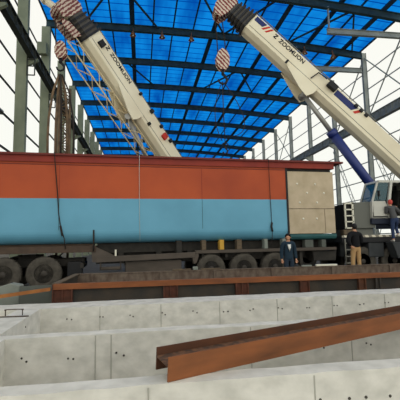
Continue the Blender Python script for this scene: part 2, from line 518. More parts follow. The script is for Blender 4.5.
# laced braces low on the right wall
for k, flip, nm in ((0, 0, 'behind the machinery cabinet'), (0, 1, 'behind the crane cab'), (1, 0, 'between the blue ram and the tan board'),
                    (-1, 0, 'at the right edge behind the boom')):
    bm = nb()
    a, b = frame_y(k) + 0.2, frame_y(k + 1) - 0.2
    z0, z1 = (0.3, 12.0) if not flip else (12.0, 0.3)
    xq = XR - 0.12 - (0.14 if flip else 0) ; A, B = Vector((xq, a, z0)), Vector((xq, b, z1))
    d = (B - A).normalized(); n = Vector((0, -d.z, d.y)) * 0.25
    tube(bm, [A + n, B + n], 0.045, 4); tube(bm, [A - n, B - n], 0.045, 4)
    L = (B - A).length; m_ = int(L / 0.5)
    for i in range(m_):
        p = A + d * (L * i / m_); q = A + d * (L * (i + 1) / m_)
        s = 1 if i % 2 else -1
        tube(bm, [p + n * s, q - n * s], 0.025, 4)
    o = link('laced_brace', bm, M['colright'])
    tag(o, 'laced diagonal brace on the right wall %s' % nm, 'brace', 'laced braces on the right wall')

# far gable
bm = nb(); mm(bm, XL - 0.8, XR + 0.5, y_b + 0.3, y_b + 0.5, 0, 20.0)
struct(link('wall_back', bm, M['gable']))

# lamps hung on the third rafter
for x, nm in ((-0.74, 'leftmost of the row'), (1.99, 'second from the left'), (4.78, 'in the middle of the row'), (16.2, 'fourth from the left'), (19.2, 'rightmost of the row')):
    zr = roof_z(x)
    t = thing('hanging_lamp', 'small rusty lamp under the second nearest rafter, %s' % nm, 'lamp', (x, frame_y(1) - 0.35, zr - 0.85), 0, 'lamps hung in a row under the second nearest rafter')
    bm = nb(); tube(bm, [(0, 0, 0.35), (0, 0, 0.78)], 0.03, 6); bar(bm, (0, 0, 0.76), (0, 0.3, 0.76), 0.06); link('hanger', bm, M['rustlamp'], t)
    bm = nb(); lathe(bm, [(0.07, 0.42), (0.12, 0.38), (0.2, 0.15), (0.3, 0.0), (0.28, 0.0), (0.1, 0.3)], (0, 0, 0), 'Z', 14); link('lamp_shade', bm, M['rustlamp'], t)
    bm = nb(); lathe(bm, [(0.02, -0.04), (0.1, 0.02), (0.1, 0.12), (0.04, 0.2)], (0, 0, 0), 'Z', 10); link('bulb', bm, M['white'], t)

# canopy outside the left wall
t = thing('canopy', 'grey flat canopy outside the left wall at the picture edge', 'canopy', (-10.6, 26.6, 10.9))
bm = nb(); prism(bm, [(-1.6, -1.6), (1.0, -1.6), (1.0, 1.6), (-1.6, 1.6)], (0, 0, 0), (1, 0, -0.1), (0, 1, 0), (0, 0, 1), 0.28); link('slab', bm, M['housewall'], t)
bm = nb(); mm(bm, -1.4, -1.2, -1.4, -1.2, -10.9, 0.14); link('post', bm, M['housewall'], t)
bm = nb(); mm(bm, -1.4, -1.2, 1.2, 1.4, -10.9, 0.14); link('post', bm, M['housewall'], t)
bm = nb(); mm(bm, 0.7, 0.9, -1.4, -1.2, -10.9, 0.0); link('post', bm, M['housewall'], t)

# ------------------------------------------------------------------ concrete walls of the pit
def concrete_wall(x0, x1, y0, y1, label, seams=(), holes=(), z0=-0.9, z1=0.3, face='-Y', rough=True):
    bm = nb()
    if face == '-Y':
        n = int((x1 - x0) / 0.25)
        top_b, top_f, bot_b, bot_f = [], [], [], []
        for i in range(n + 1):
            x = x0 + (x1 - x0) * i / n
            j = random.uniform(-0.006, 0.006); j2 = random.uniform(-0.008, 0.006)
            top_b.append(bm.verts.new((x, y1, z1 + j))); top_f.append(bm.verts.new((x, y0 + random.uniform(-.006, .006), z1 + j2)))
            bot_f.append(bm.verts.new((x, y0, z0))); bot_b.append(bm.verts.new((x, y1, z0)))
        for i in range(n):
            for A, B in ((top_b, top_f), (top_f, bot_f), (bot_f, bot_b), (bot_b, top_b)):
                bm.faces.new((A[i], A[i + 1], B[i + 1], B[i]))
        for i in (0, n): bm.faces.new((top_b[i], top_f[i], bot_f[i], bot_b[i]))
        for s in seams: mm(bm, s - 0.006, s + 0.006, y0 - 0.006, y0 + 0.004, z0, z1 - 0.02, 2)
        for hx, hz in holes:
            lathe(bm, [(0.0, -0.004), (0.014, -0.004), (0.014, 0.01)], (hx, y0 - 0.003, hz), 'Y', 10, 1)
    else:
        mm(bm, x0, x1, y0, y1, z0, z1)
        for hy, hz in holes:
            lathe(bm, [(0.014, -0.01), (0.014, 0.004), (0.0, 0.004)], (x1 + 0.003, hy, hz), 'X', 10, 1)
    o = link('concrete_wall', bm, [M['concrete'], M['hole'], M['seam']])
    tag(o, label, 'concrete wall')
    return o
def pairs(x0, step, z, n, d=0.075):
    r = []
    for i in range(n):
        x = x0 + step * i + random.uniform(-.03, .03)
        r += [(x, z + random.uniform(-.02, .03)), (x + d + random.uniform(-.02, .03), z + random.uniform(-.03, .02))]
    return r
concrete_wall(-7, 11.5, 8.12, 8.84, 'long pale concrete wall farthest from camera, below the rusty steel form',
              [-2.6, -0.83, 0.38, 1.6, 2.85, 4.1, 5.35, 6.6], pairs(-1.45, 0.62, 0.09, 16))
concrete_wall(-5, 9, 5.6, 5.82, 'middle long pale concrete wall, passing behind the rusty beam',
              [-0.63, -0.42, 1.55, 3.1, 4.6], pairs(-1.6, 0.62, 0.02, 3) + pairs(1.0, 0.78, -0.05, 6))
concrete_wall(-4, 7, 3.5, 3.74, 'nearest long pale concrete wall along the bottom of the picture',
              [0.05, 1.55], pairs(-0.9, 0.55, 0.15, 2) + pairs(1.45, 0.42, 0.06, 5, 0.16))
concrete_wall(-2.38, -1.95, 5.82, 8.12, 'short pale cross wall joining the far and middle walls at left', face='X', holes=[(6.5, .12), (6.9, .05), (7.1, .16), (7.4, -.1)])
concrete_wall(-2.3, -1.79, 3.74, 5.6, 'short pale cross wall joining the middle and nearest walls at left edge', face='X')

# lifting loop on the cross wall
t = thing('lifting_loop', 'bent steel rod lifting loop on top of the left cross wall', 'loop', (-2.2, 7.3, 0.302))
bm = nb(); tube(bm, [(-0.14, 0, 0.02), (-0.14, 0, 0.11), (-0.13, 0, 0.125), (0.13, 0, 0.125), (0.14, 0, 0.11), (0.14, 0, 0.02)], 0.009, 6); link('loop', bm, M['rebar'], t)
bm = nb(); tube(bm, [(-0.22, -0.03, 0.012), (0.26, -0.06, 0.012)], 0.011, 6); link('foot_bar', bm, M['rebar'], t)
bm = nb(); lathe(bm, [(0.0, 0.0), (0.02, 0.0), (0.02, 0.02), (0.0, 0.02)], (-0.14, 0, 0.11), 'Z', 8); lathe(bm, [(0.0, 0.0), (0.02, 0.0), (0.02, 0.02), (0.0, 0.02)], (0.14, 0, 0.11), 'Z', 8); link('stud', bm, M['rebar'], t)

# ------------------------------------------------------------------ rusty steel beam on the walls
ang = atan2(1.329, 3.167)
t = thing('steel_beam', 'long rusty steel H-beam lying across the concrete walls in the foreground', 'steel beam', (0.22, 3.524, 0.305), ang)
L, W, H = 7.6, 0.385, 0.205
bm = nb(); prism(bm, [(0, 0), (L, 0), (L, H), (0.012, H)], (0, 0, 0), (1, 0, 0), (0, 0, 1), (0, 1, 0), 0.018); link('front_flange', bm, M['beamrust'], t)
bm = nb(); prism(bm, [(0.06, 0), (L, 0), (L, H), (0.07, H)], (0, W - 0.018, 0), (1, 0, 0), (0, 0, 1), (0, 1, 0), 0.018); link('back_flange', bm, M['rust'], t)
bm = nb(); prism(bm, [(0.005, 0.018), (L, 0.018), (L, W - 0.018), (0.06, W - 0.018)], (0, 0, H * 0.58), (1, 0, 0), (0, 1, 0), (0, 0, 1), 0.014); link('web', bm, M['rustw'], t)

# ------------------------------------------------------------------ steel form between walls and trailer
FX0, FX1, FY0, FY1, FZ = -1.95, 10.6, 9.2, 12.35, 0.66
t = thing('steel_form', 'long open rusty steel formwork box in front of the trailer', 'formwork', (FX0, FY0, 0))
LX, LY = FX1 - FX0, FY1 - FY0
bm = nb(); mm(bm, 0.1, LX, 0.05, 0.07, 0.02, FZ - 0.1); link('front_plate', bm, M['formplate'], t)
def channel(bm, a, b, w, h):
    """channel section from a to b along X or Y (open side down)"""
    a, b = Vector(a), Vector(b)
    bar(bm, a, b, w, 0.015)
bm = nb(); mm(bm, 0.0, LX, -0.05, 0.11, FZ - 0.012, FZ); mm(bm, 0.0, LX, -0.05, -0.038, FZ - 0.12, FZ - 0.012); mm(bm, 0.0, LX, 0.098, 0.11, FZ - 0.12, FZ - 0.012)
link('front_rail', bm, M['rustb'], t)
bm = nb(); mm(bm, 0.0, LX, LY - 0.03, LY, 0.02, FZ - 0.03); link('back_plate', bm, M['mottled'], t)
bm = nb(); mm(bm, 0.0, LX, LY - 0.05, LY + 0.09, FZ - 0.03, FZ); mm(bm, 0.0, LX, LY + 0.078, LY + 0.09, FZ - 0.1, FZ - 0.03); link('back_rail', bm, M['mottled'], t)
bm = nb(); mm(bm, 0.0, 0.03, 0.11, LY - 0.05, 0.02, FZ - 0.012); link('end_plate', bm, M['formplate'], t)
bm = nb(); mm(bm, -0.06, 0.1, 0.11, LY - 0.05, FZ - 0.012, FZ + 0.01); mm(bm, -0.06, -0.045, 0.11, LY - 0.05, FZ - 0.1, FZ - 0.012); link('end_rail', bm, M['timber'], t)
bm = nb(); mm(bm, 0.0, LX, 0.1, LY - 0.05, 0.0, 0.03); link('bottom_plate', bm, M['formplate'], t)
for (x, w, mt) in ((-1.76, 0.44, 'redrust'), (0.66, 0.34, 'redrust'), (2.37, 0.32, 'redrust'), (3.95, 0.24, 'redrust'), (5.47, 0.2, 'rust'), (5.9, 0.14, 'formplate'), (7.2, 0.26, 'redrust'), (8.8, 0.26, 'redrust'), (10.3, 0.26, 'redrust')):
    lx = x - FX0
    bm = nb()
    mm(bm, lx - w / 2, lx - w / 2 + 0.03, -0.04, 0.05, 0.0, FZ - 0.012); mm(bm, lx + w / 2 - 0.03, lx + w / 2, -0.04, 0.05, 0.0, FZ - 0.012)
    mm(bm, lx - w / 2 + .02, lx + w / 2 - .02, 0.0, 0.03, 0.0, FZ - 0.012)
    if w > 0.3: mm(bm, lx - 0.015, lx + 0.015, -0.04, 0.0, 0.0, FZ - 0.012)
    link('stiffener', bm, M[mt], t)
for x in (-1.5, 0.6, 2.3, 4.2, 6.3, 8.4):
    bm = nb(); mm(bm, x - FX0 - 0.04, x - FX0 + 0.04, LY - 0.09, LY - 0.03, 0.03, FZ - 0.03); link('inner_rib', bm, M['mottled'], t)

# ochre rail and plates left of the form
bm = nb(); bar(bm, (-1.99, 9.05, 0.57), (-3.6, 8.93, 0.40), 0.09, 0.07)
tag(link('rail', bm, M['yellowrust']), 'ochre rail sloping down left from the corner of the rusty form', 'rail')
bm = nb(); mm(bm, -2.74, -2.02, 9.42, 9.46, 0.0, 0.62)
tag(link('steel_plate', bm, M['greyplate']), 'grey-green steel plate standing behind the ochre rail beside the form', 'plate')
bm = nb(); prism(bm, [(-4.2, 0), (-2.76, 0), (-2.76, 0.63), (-2.98, 0.68), (-3.25, 0.6), (-4.2, 0.5)], (0, 9.5, 0), (1, 0, 0), (0, 0, 1), (0, 1, 0), 0.35)
tag(link('concrete_block', bm, M['palegrey'], None, 0.02), 'pale grey concrete block at left behind the ochre rail', 'block')
bm = nb(); mm(bm, -3.72, -3.56, 8.9, 9.0, 0.0, 0.44)
tag(link('post', bm, M['timber']), 'short post under the left end of the ochre rail', 'post')

# bits lying on the form
def bit(name, x0, x1, y, z, w, h, m, label, cat, group=None, tilt=0.0):
    bm = nb(); vbox(bm, (0, 0, h / 2), (x1 - x0, w, h), Matrix.Rotation(tilt, 3, 'Z'))
    o = link(name, bm, M[m], None, min(w, h) * 0.2); o.location = ((x0 + x1) / 2, y, z)
    tag(o, label, cat, group)
bit('timber_strip', 0.95, 1.55, FY1 + .02, FZ, 0.08, 0.05, 'timber', 'pale strip on the back rim of the form left of the grey lump', 'strip')
bit('timber_strip', 1.85, 2.5, FY1 + .02, FZ, 0.06, 0.045, 'timber', 'pale strip on the back rim of the form right of the grey lump', 'strip')
bit('concrete_lump', 1.6, 1.76, FY1 + .02, FZ, 0.1, 0.11, 'palegrey', 'small pale lump on the back rim of the form', 'lump')
bit('timber_strip', 5.75, 6.5, FY1 + .03, FZ, 0.09, 0.06, 'white', 'long whitish strip on the back rim right of the man in navy', 'strip')
bit('timber_strip', 5.25, 5.6, FY1 + .03, FZ, 0.07, 0.05, 'palegrey', 'short pale strip on the back rim beside the man in navy', 'strip')

# ------------------------------------------------------------------ trailer, tractor, hull (truck frame)
T0 = Vector((-4.0121, 13.9532, 0)); TY = 0.0788
def tworld(s, t, z): return T0 + Vector((s * cos(TY) - t * sin(TY), s * sin(TY) + t * cos(TY), z))

def wheel(parent, s, r, t0, near=True):
    w = 0.3
    d = 1 if near else -1
    bm = nb()
    rr = r
    lathe(bm, [(rr * .56, 0), (rr * .62, -.015), (rr * .86, -.02), (rr * .95, 0.0), (rr, .04), (rr, w - .04), (rr * .95, w), (rr * .6, w)], (0, 0, 0), 'Y', 32)
    for i in range(40):
        a = 2 * pi * i / 40
        vbox(bm, (cos(a) * rr * 0.995, w / 2, sin(a) * rr * 0.995), (0.03, w * .86, 0.05), Matrix.Rotation(-a, 3, 'Y'))
    o = link('wheel', bm, M['tyre'], parent)
    o.location = (s, t0, r)
    bm = nb()
    lathe(bm, [(rr * .6, .0), (rr * .56, .02), (rr * .5, .11), (rr * .3, .13), (rr * .0, .13)], (0, 0, 0), 'Y', 24)
    link('wheel_rim', bm, M['rimwheel'], o)
    bm = nb()
    lathe(bm, [(0, -.02), (rr * .17, -.02), (rr * .2, .02), (rr * .22, .13)], (0, 0, 0), 'Y', 16)
    for i in range(10):
        a = 2 * pi * i / 10
        lathe(bm, [(0, .1), (.018, .1), (.018, .14)], (cos(a) * rr * .33, 0, sin(a) * rr * .33), 'Y', 6)
    link('hub', bm, M['hubm'], o)
    return o

hull = thing('hull_section', 'long hull-shaped steel tank, orange above and blue below, loaded on the trailer', 'steel hull', T0, TY)
HS0, HS1, HD = -2.6, 11.93, 2.9
bm = nb()
mm(bm, HS0, 9.83, 0, HD, 3.17, 4.45)
link('upper_shell', bm, M['orange'], hull)
bm = nb()
prof = [(0, 3.17)] + [(0.0, 2.3)] + [(0.42 - 0.42 * cos(a), 2.0 - 0.42 * sin(a)) for a in [i * pi / 2 / 8 for i in range(9)]]
prof += [(HD - y, z) for y, z in prof[::-1]]
prism(bm, prof, (HS0, 0, 0), (0, 1, 0), (0, 0, 1), (1, 0, 0), 9.83 - HS0)
for f in bm.faces:
    if abs(f.normal.x) < 0.5: f.smooth = False
link('lower_shell', bm, M['blue'], hull)
bm = nb()
mm(bm, HS0, HS1 + .02, -0.06, HD + 0.06, 4.45, 4.68); link('rim', bm, M['rim'], hull)
bm = nb()
mm(bm, HS0, HS1 + .42, -0.14, HD + 0.14, 4.68, 4.75); link('rim_plate', bm, M['rimtop'], hull)
bm = nb(); mm(bm, HS0, 9.83, -0.012, 0.0, 4.36, 4.385); link('rim_line', bm, M['rimtop'], hull)
bm = nb(); mm(bm, 9.78, 9.86, -0.02, 0.06, 1.85, 4.45); link('end_frame', bm, M['black'], hull)
bm = nb(); mm(bm, 9.86, HS1 - .05, 0.12, HD, 1.8, 4.45); link('end_core', bm, M['dark'], hull)
bm = nb()
prof = [(0.02, 1.78), (0.02, 1.68), (0.06, 1.6), (0.16, 1.56), (HD, 1.56), (HD, 1.78)]
prism(bm, prof, (9.83, 0, 0), (0, 1, 0), (0, 0, 1), (1, 0, 0), HS1 + .02 - 9.83); link('sill', bm, M['teal'], hull)
def plypanel(s0, s1, z0, z1, bolts=()):
    bm = nb(); mm(bm, s0, s1, 0.03, 0.1, z0, z1)
    o = link('board', bm, M['ply'], hull, 0.006)
    for bs, bz in bolts:
        b = nb(); lathe(b, [(0, -.02), (.03, -.02), (.045, .0), (.045, .03)], (bs, 0.03, bz), 'Y', 10)
        link('bolt_cap', b, M['white'], o)
plypanel(9.88, 11.93, 2.81, 4.33, [(10.3, 3.82), (11.1, 3.82), (10.72, 3.45), (11.48, 3.45), (10.38, 3.06), (11.15, 3.06)])
plypanel(9.88, 11.46, 1.8, 2.79, [(10.5, 2.4), (11.1, 2.4)])
plypanel(11.48, 11.93, 1.8, 2.79)
for q, lab in ((1.15, 0), (6.3, 0)):
    b2 = nb(); mm(b2, q, q + .015, -0.005, 0.005, 2.05, 3.17); link('weld_seam', b2, M['teal'], hull)
    b2 = nb(); mm(b2, q, q + .015, -0.005, 0.005, 3.17, 4.36); link('weld_seam', b2, M['rim'], hull)

# ropes over the hull
def rope(name, pts, r, m, label, cat='rope'):
    bm = nb(); tube(bm, [tworld(*p) for p in pts], r, 6)
    return tag(link(name, bm, M[m]), label, cat)
rope('lashing_rope', [(0.99, 0.3, 4.775), (0.99, -0.17, 4.775), (1.0, -0.165, 4.65), (1.03, -0.08, 4.2), (1.1, -0.03, 3.4), (1.16, -0.03, 2.6), (1.24, -0.04, 2.1), (1.36, -0.05, 1.75), (1.4, 0.0, 1.4)],
     0.017, 'rope', 'dark rope hanging over the left part of the hull')
bm = nb(); tube(bm, [tworld(1.22, -0.05, 2.2), tworld(1.27, -0.06, 2.0), tworld(1.3, -0.06, 1.85)], 0.035, 8)
tag(link('rope_hook', bm, M['rope']), 'dark hook on the rope at the left part of the hull', 'hook')
rope('thin_string', [(3.94, 0.2, 4.76), (3.94, -0.16, 4.76), (3.94, -0.07, 4.4), (3.94, -0.015, 3.2), (3.95, -0.02, 2.2), (3.96, -0.02, 1.62)], 0.008, 'paleline', 'thin pale string hanging down the middle of the blue hull side', 'string')
rope('lashing_rope', [(9.0, 0.3, 4.775), (9.0, -0.17, 4.775), (9.02, -0.16, 4.65), (9.05, -0.07, 4.3), (9.08, -0.03, 3.2), (9.1, -0.03, 2.2), (9.1, -0.03, 1.7), (9.05, 0.02, 1.3)], 0.012, 'rope',
     'thin dark rope hanging over the hull left of the tan boards')
bm = nb(); tube(bm, [tworld(9.1, -0.05, 2.25), tworld(9.06, -0.07, 2.1), tworld(9.1, -0.07, 1.9)], 0.04, 8)
tag(link('rope_hook', bm, M['rope']), 'dark hook on the rope left of the tan boards', 'hook')

trailer = thing('lowbed_trailer', 'dusty low-bed trailer carrying the orange and blue hull', 'trailer', T0, TY)
bm = nb(); mm(bm, -2.6, 2.42, 0.02, 0.14, 1.27, 1.5); mm(bm, -2.6, 2.42, 2.5, 2.62, 1.27, 1.5); mm(bm, -2.6, 2.42, 0.14, 2.5, 1.42, 1.5); mm(bm, -2.6, 2.3, 0.4, 0.6, 1.5, 1.575); mm(bm, -2.6, 2.3, 2.2, 2.4, 1.5, 1.575); link('gooseneck', bm, M['deckbrown'], trailer, 0.01)
bm = nb(); prism(bm, [(2.25, 1.42), (2.42, 1.45), (3.1, 1.12), (3.1, 0.92), (2.3, 0.92)], (0, 0.05, 0), (1, 0, 0), (0, 0, 1), (0, 1, 0), 0.08); link('neck_plate', bm, M['deck'], trailer)
bm = nb(); prism(bm, [(2.25, 1.42), (2.42, 1.45), (3.1, 1.12), (3.1, 0.92), (2.3, 0.92)], (0, 2.5, 0), (1, 0, 0), (0, 0, 1), (0, 1, 0), 0.08); link('neck_plate', bm, M['deck'], trailer)
bm = nb()
prism(bm, [(2.4, 0.9), (6.0, 0.98), (6.0, 1.18), (2.4, 1.1)], (0, 0.0, 0), (1, 0, 0), (0, 0, 1), (0, 1, 0), 0.12)
prism(bm, [(2.4, 0.9), (6.0, 0.98), (6.0, 1.18), (2.4, 1.1)], (0, 2.6, 0), (1, 0, 0), (0, 0, 1), (0, 1, 0), 0.12)
mm(bm, 6.0, 11.9, 0.0, 0.12, 1.12, 1.24); mm(bm, 6.0, 11.9, 2.6, 2.72, 1.12, 1.24)
link('side_beam', bm, M['deck'], trailer, 0.01)
bm = nb(); prism(bm, [(5.75, 1.15), (6.1, 1.2), (6.14, 1.05), (6.05, 0.78), (5.95, 0.74), (5.9, 0.95)], (0, 0.02, 0), (1, 0, 0), (0, 0, 1), (0, 1, 0), 0.25); link('fender_bracket', bm, M['deck'], trailer)
bm = nb()
for tt in (0.75, 1.85): mm(bm, 2.4, 11.8, tt, tt + 0.14, 0.82, 1.2)
for s in [2.6 + 0.92 * i for i in range(11)]: mm(bm, s, s + 0.1, 0.12, 2.6, 0.95, 1.1)
link('chassis_frame', bm, M['dark'], trailer)
bm = nb(); mm(bm, 3.45, 5.5, 0.14, 0.6, 0.5, 0.9); link('toolbox', bm, M['deck'], trailer, 0.02)
bm = nb(); mm(bm, 2.55, 3.3, 0.1, 0.55, 0.62, 0.66); mm(bm, 2.55, 2.6, 0.1, 0.55, 0.62, 0.9); mm(bm, 3.26, 3.3, 0.1, 0.55, 0.62, 0.9); mm(bm, 2.55, 3.3, 0.1, 0.13, 0.62, 0.74); link('carrier_rack', bm, M['deck'], trailer)
for s in (6.62, 7.92, 9.2):
    wheel(trailer, s, 0.54, 0.03); wheel(trailer, s, 0.54, 2.37, False)
    bm = nb(); lathe(bm, [(0.07, 0.2), (0.07, 2.4)], (s, 0, 0.54), 'Y', 10); link('axle', bm, M['dark'], trailer)
for s in (2.34,):
    bm = nb(); tube(bm, [(s, -0.02, 1.3), (s, -0.02, 2.05)], 0.03, 6); link('stake', bm, M['rope'], trailer)
for s in (3.1,):
    bm = nb(); mm(bm, s - 0.03, s + 0.03, 0.0, 0.05, 1.115, 1.34); link('lamp', bm, M['white'], trailer)
bm = nb(); mm(bm, 10.3, 10.42, 0.1, 0.2, 0.35, 1.1); mm(bm, 10.2, 10.52, 0.02, 0.3, 0.3, 0.36); link('support_leg', bm, M['dark'], trailer)
bm = nb(); prism(bm, [(10.9, 0.7), (11.9, 0.7), (11.95, 1.1), (10.9, 1.1)], (0, 0.1, 0), (1, 0, 0), (0, 0, 1), (0, 1, 0), 0.5); link('rear_box', bm, M['dark'], trailer, 0.02)

# dark fillers added to close off light, and blocks, between trailer and hull
def deck_z(q): return (1.1 + (q - 2.4) / 3.6 * 0.08 if q < 6.0 else 1.24) + 0.003
for tt, lab in ((0.5, 'near added dark filler closing the gap between the trailer deck and the hull'), (2.1, 'far added dark filler closing the gap between the trailer deck and the hull')):
    bm = nb(); prism(bm, [(2.45, 1.215), (11.7, 1.25), (11.7, 1.555), (2.45, 1.575)], (0, tt, 0), (1, 0, 0), (0, 0, 1), (0, 1, 0), 0.2)
    for q in (3.2, 4.6, 5.8): mm(bm, q, q + .2, tt, tt + .2, 1.105, 1.23)
    o = link('added_gap_filler', bm, M['dark']); o.location = T0; o.rotation_euler = (0, 0, TY)
    tag(o, lab, 'gap filler', 'added fillers under the hull')
for q, m, w, lab in ((5.4, 'dark', .2, 'dark bearer under the hull before the trailer wheels'), (6.35, 'timber', .16, 'grey timber block under the hull above the first trailer wheel'),
                     (7.05, 'yellow', .17, 'yellow timber block under the hull between the first two trailer wheels'),
                     (7.75, 'timber', .2, 'grey timber block under the hull above the second trailer wheel'),
                     (8.85, 'palegrey', .14, 'small pale block under the hull left of the man in navy'), (9.62, 'palegrey', .14, 'small pale block under the hull right of the hanging rope'),
                     (10.7, 'greyplate', .36, 'wide grey block under the tan boards'), (11.35, 'greyplate', .2, 'small grey block under the tan boards at the trailer end')):
    z0 = deck_z(q)
    bm = nb(); mm(bm, -w / 2, w / 2, 0.02, 0.3, 0, (1.6 if q > 9.8 else 1.62) - z0 - (.05 if q > 9.8 else .0))
    o = link('timber_block', bm, M[m], None, 0.01); o.location = tworld(q, 0, z0); o.rotation_euler = (0, 0, TY)
    tag(o, lab, 'block', 'blocks under the hull')

tractor = thing('truck_tractor', 'rear of the tractor truck with two axles under the left end of the hull', 'truck', T0, TY)
bm = nb(); mm(bm, -2.6, 2.0, 0.65, 0.8, 0.78, 1.05); mm(bm, -2.6, 2.0, 1.85, 2.0, 0.78, 1.05)
for s in (-2.2, -1.2, 0.05, 1.3, 1.9): mm(bm, s - .06, s + .06, 0.8, 1.85, 0.82, 1.0)
link('chassis_rails', bm, M['dark'], tractor)
bm = nb(); lathe(bm, [(0, 0.0), (0.45, 0.0), (0.45, 0.1), (0, 0.1)], (0.05, 1.32, 1.12), 'Z', 20); mm(bm, -0.3, 0.4, 0.9, 1.75, 1.03, 1.13); link('fifth_wheel', bm, M['dark'], tractor)
for s in (-0.6, 0.7):
    wheel(tractor, s, 0.575, 0.05); wheel(tractor, s, 0.575, 2.3, False)
    bm = nb(); lathe(bm, [(0.09, 0.2), (0.09, 2.4)], (s, 0, 0.575), 'Y', 10); link('axle', bm, M['dark'], tractor)
bm = nb(); mm(bm, 1.45, 1.95, 0.15, 0.62, 0.35, 0.95); link('mudguard', bm, M['black'], tractor, 0.03)
bm = nb(); mm(bm, -2.5, -1.4, 0.12, 0.6, 0.5, 1.0); link('fuel_tank', bm, M['carrier'], tractor, 0.06)
bm = nb(); mm(bm, 1.88, 2.0, 0.1, 2.5, 0.72, 0.9); link('rear_beam', bm, M['dark'], tractor)

# ------------------------------------------------------------------ cranes
def rot_about(p, c, a):
    return p

def text_mesh(txt, size):
    cu = bpy.data.curves.new('lettering', 'FONT')
    cu.body = txt; cu.size = size; cu.extrude = 0.004; cu.offset = size * 0.02
    ob = bpy.data.objects.new('lettering_tmp', cu); COL.objects.link(ob)
    dg = bpy.context.evaluated_depsgraph_get()
    me = bpy.data.meshes.new_from_object(ob.evaluated_get(dg))
    bpy.data.objects.remove(ob); bpy.data.curves.remove(cu)
    return me

def crane(label, tip, piv, width, height, carrier_x, carrier_y, text_s, jib, stripes, ram, xflip=1):
    """tip, piv: ends of the retracted boom's axis.  Boom frame: a along (piv->tip), s = side towards the camera, u = top"""
    tip, piv = Vector(tip), Vector(piv)
    base = Vector((piv.x, piv.y, 0))
    root = thing('truck_crane', label, 'crane', base, 0)
    a = (tip - piv).normalized()
    s = Vector((a.y, -a.x, 0)).normalized()
    if s.y > 0: s = -s
    u = s.cross(a) if s.cross(a).z > 0 else a.cross(s)
    L = (tip - piv).length
    P0 = piv - base
    def P(d, cu=0, cs=0): return P0 + a * d + u * cu + s * cs   # d from pivot
    def section(bm, d0, d1, w, h, mi=0, k=0.26):
        hw, hh = w / 2, h / 2
        poly = [(-hw, hh), (hw, hh), (hw, -hh * (1 - k * 1.2)), (hw * (1 - k * 2.2), -hh), (-hw * (1 - k * 2.2), -hh), (-hw, -hh * (1 - k * 1.2))]
        prism(bm, poly, P(d0), s, u, a, d1 - d0, mi)
    # boom
    bm = nb(); section(bm, -0.3, L, width, height)
    boom = link('boom', bm, M['boom'], root, 0.02)
    bm = nb()
    tube(bm, [P(0.5, -height * .17, width / 2 + .005), P(L - 0.1, -height * .17, width / 2 + .005)], 0.012, 5)
    link('boom_seam', bm, M['boomin'], boom)
    bm = nb()
    tube(bm, [P(2.0, height / 2 + .16, width * .3), P(L + .1, height / 2 + .16, width * .3)], 0.025, 6)
    for i in range(6): tube(bm, [P(2.2 + i * (L - 2.4) / 5, height / 2 - .02, width * .3), P(2.2 + i * (L - 2.4) / 5, height / 2 + .16, width * .3)], 0.02, 5)
    link('hose_rail', bm, M['boomin'], boom)
    # telescoped collars
    w, h = width * 1.0, height * 1.0
    d = L + 0.002
    for i in range(5):
        bm = nb()
        section(bm, d, d + 0.09, w * 1.17, h * 1.17)
        link('collar', bm, M['collar'], boom)
        w *= 0.945; h *= 0.945
        bm = nb(); section(bm, d + 0.09, d + 0.21, w * .96, h * .96)
        link('inner_section', bm, M['collargrey'], boom)
        d += 0.21
    # head with striped cheeks and sheaves
    for cs in (-w / 2 - 0.03, w / 2 - 0.03):
        bm = nb()
        prism(bm, [(d, h * .5), (d + .25, h * .62), (d + .62, h * .42), (d + .8, 0.0), (d + .72, -h * .6), (d + .45, -h * 1.05), (d + .12, -h * 1.05), (d, -h * .55)],
              P(0, 0, cs), a, u, s, 0.06)
        link('head_cheek', bm, stripes, boom)
    ax = s
    for (dd, cu) in ((d + .5, h * .25), (d + .42, -h * .72)):
        bm = nb()
        for cs in (-.26, -.13, 0, .13, .26):
            n = 20
            r0 = 0.24
            ra = [bm.verts.new(P(dd, cu, cs - .035) + (a * cos(2 * pi * i / n) + u * sin(2 * pi * i / n)) * r0) for i in range(n)]
            rb = [bm.verts.new(P(dd, cu, cs + .035) + (a * cos(2 * pi * i / n) + u * sin(2 * pi * i / n)) * r0) for i in range(n)]
            for i in range(n): bm.faces.new((ra[i], ra[(i + 1) % n], rb[(i + 1) % n], rb[i]))
            bm.faces.new(ra); bm.faces.new(rb)
        link('sheave', bm, stripes, boom)
    headpt = P(d + .42, -h * .72) + base
    # bracket of the luffing ram
    rd, rl, rj = ram                       # distance of bracket along boom
    for cs in (width / 2 - .02, -width / 2 - .04):
        bm = nb()
        prism(bm, [(rd - .35, -height * .2), (rd + .9, -height * .2), (rd + 1.5, -height * .42), (rd + .3, -height * .5 - .34), (rd - .15, -height * .5 - .4), (rd - .3, -height * .5 - .1)],
              P(0, 0, cs), a, u, s, 0.06)
        link('ram_bracket', bm, M['boom'], boom)
    p1 = P(rd - .05, -height * .5 - .22)
    fwd = Vector((a.x, a.y, 0)).normalized()
    p0 = Vector((0, 0, 2.75)) + fwd * rl
    dd = (p1 - p0)
    pj = p0 + dd * rj
    bm = nb(); tube(bm, [pj, p1], 0.11, 12); lathe(bm, [(0.16, -.3), (0.16, .3)], p1, 'Y', 12); link('ram_rod', bm, M['chrome'], root)
    bm = nb(); tube(bm, [p0, pj], 0.215, 16); tube(bm, [pj - dd.normalized() * .25, pj + dd.normalized() * .03], 0.245, 16)
    link('ram_barrel', bm, M['cylblue'], root)
    # lettering on the side that faces the camera; reads from tip to pivot
    me = text_mesh('ZOOMLION', 0.29)
    xd, yd, zd = -a, u, s
    if (xd.cross(yd)).dot(zd) < 0: yd = -yd
    Mx = Matrix((xd, yd, zd)).transposed().to_4x4()
    dT = L - text_s
    Mx.translation = P(dT, height * .2, width / 2 + .012)
    me.transform(Mx)
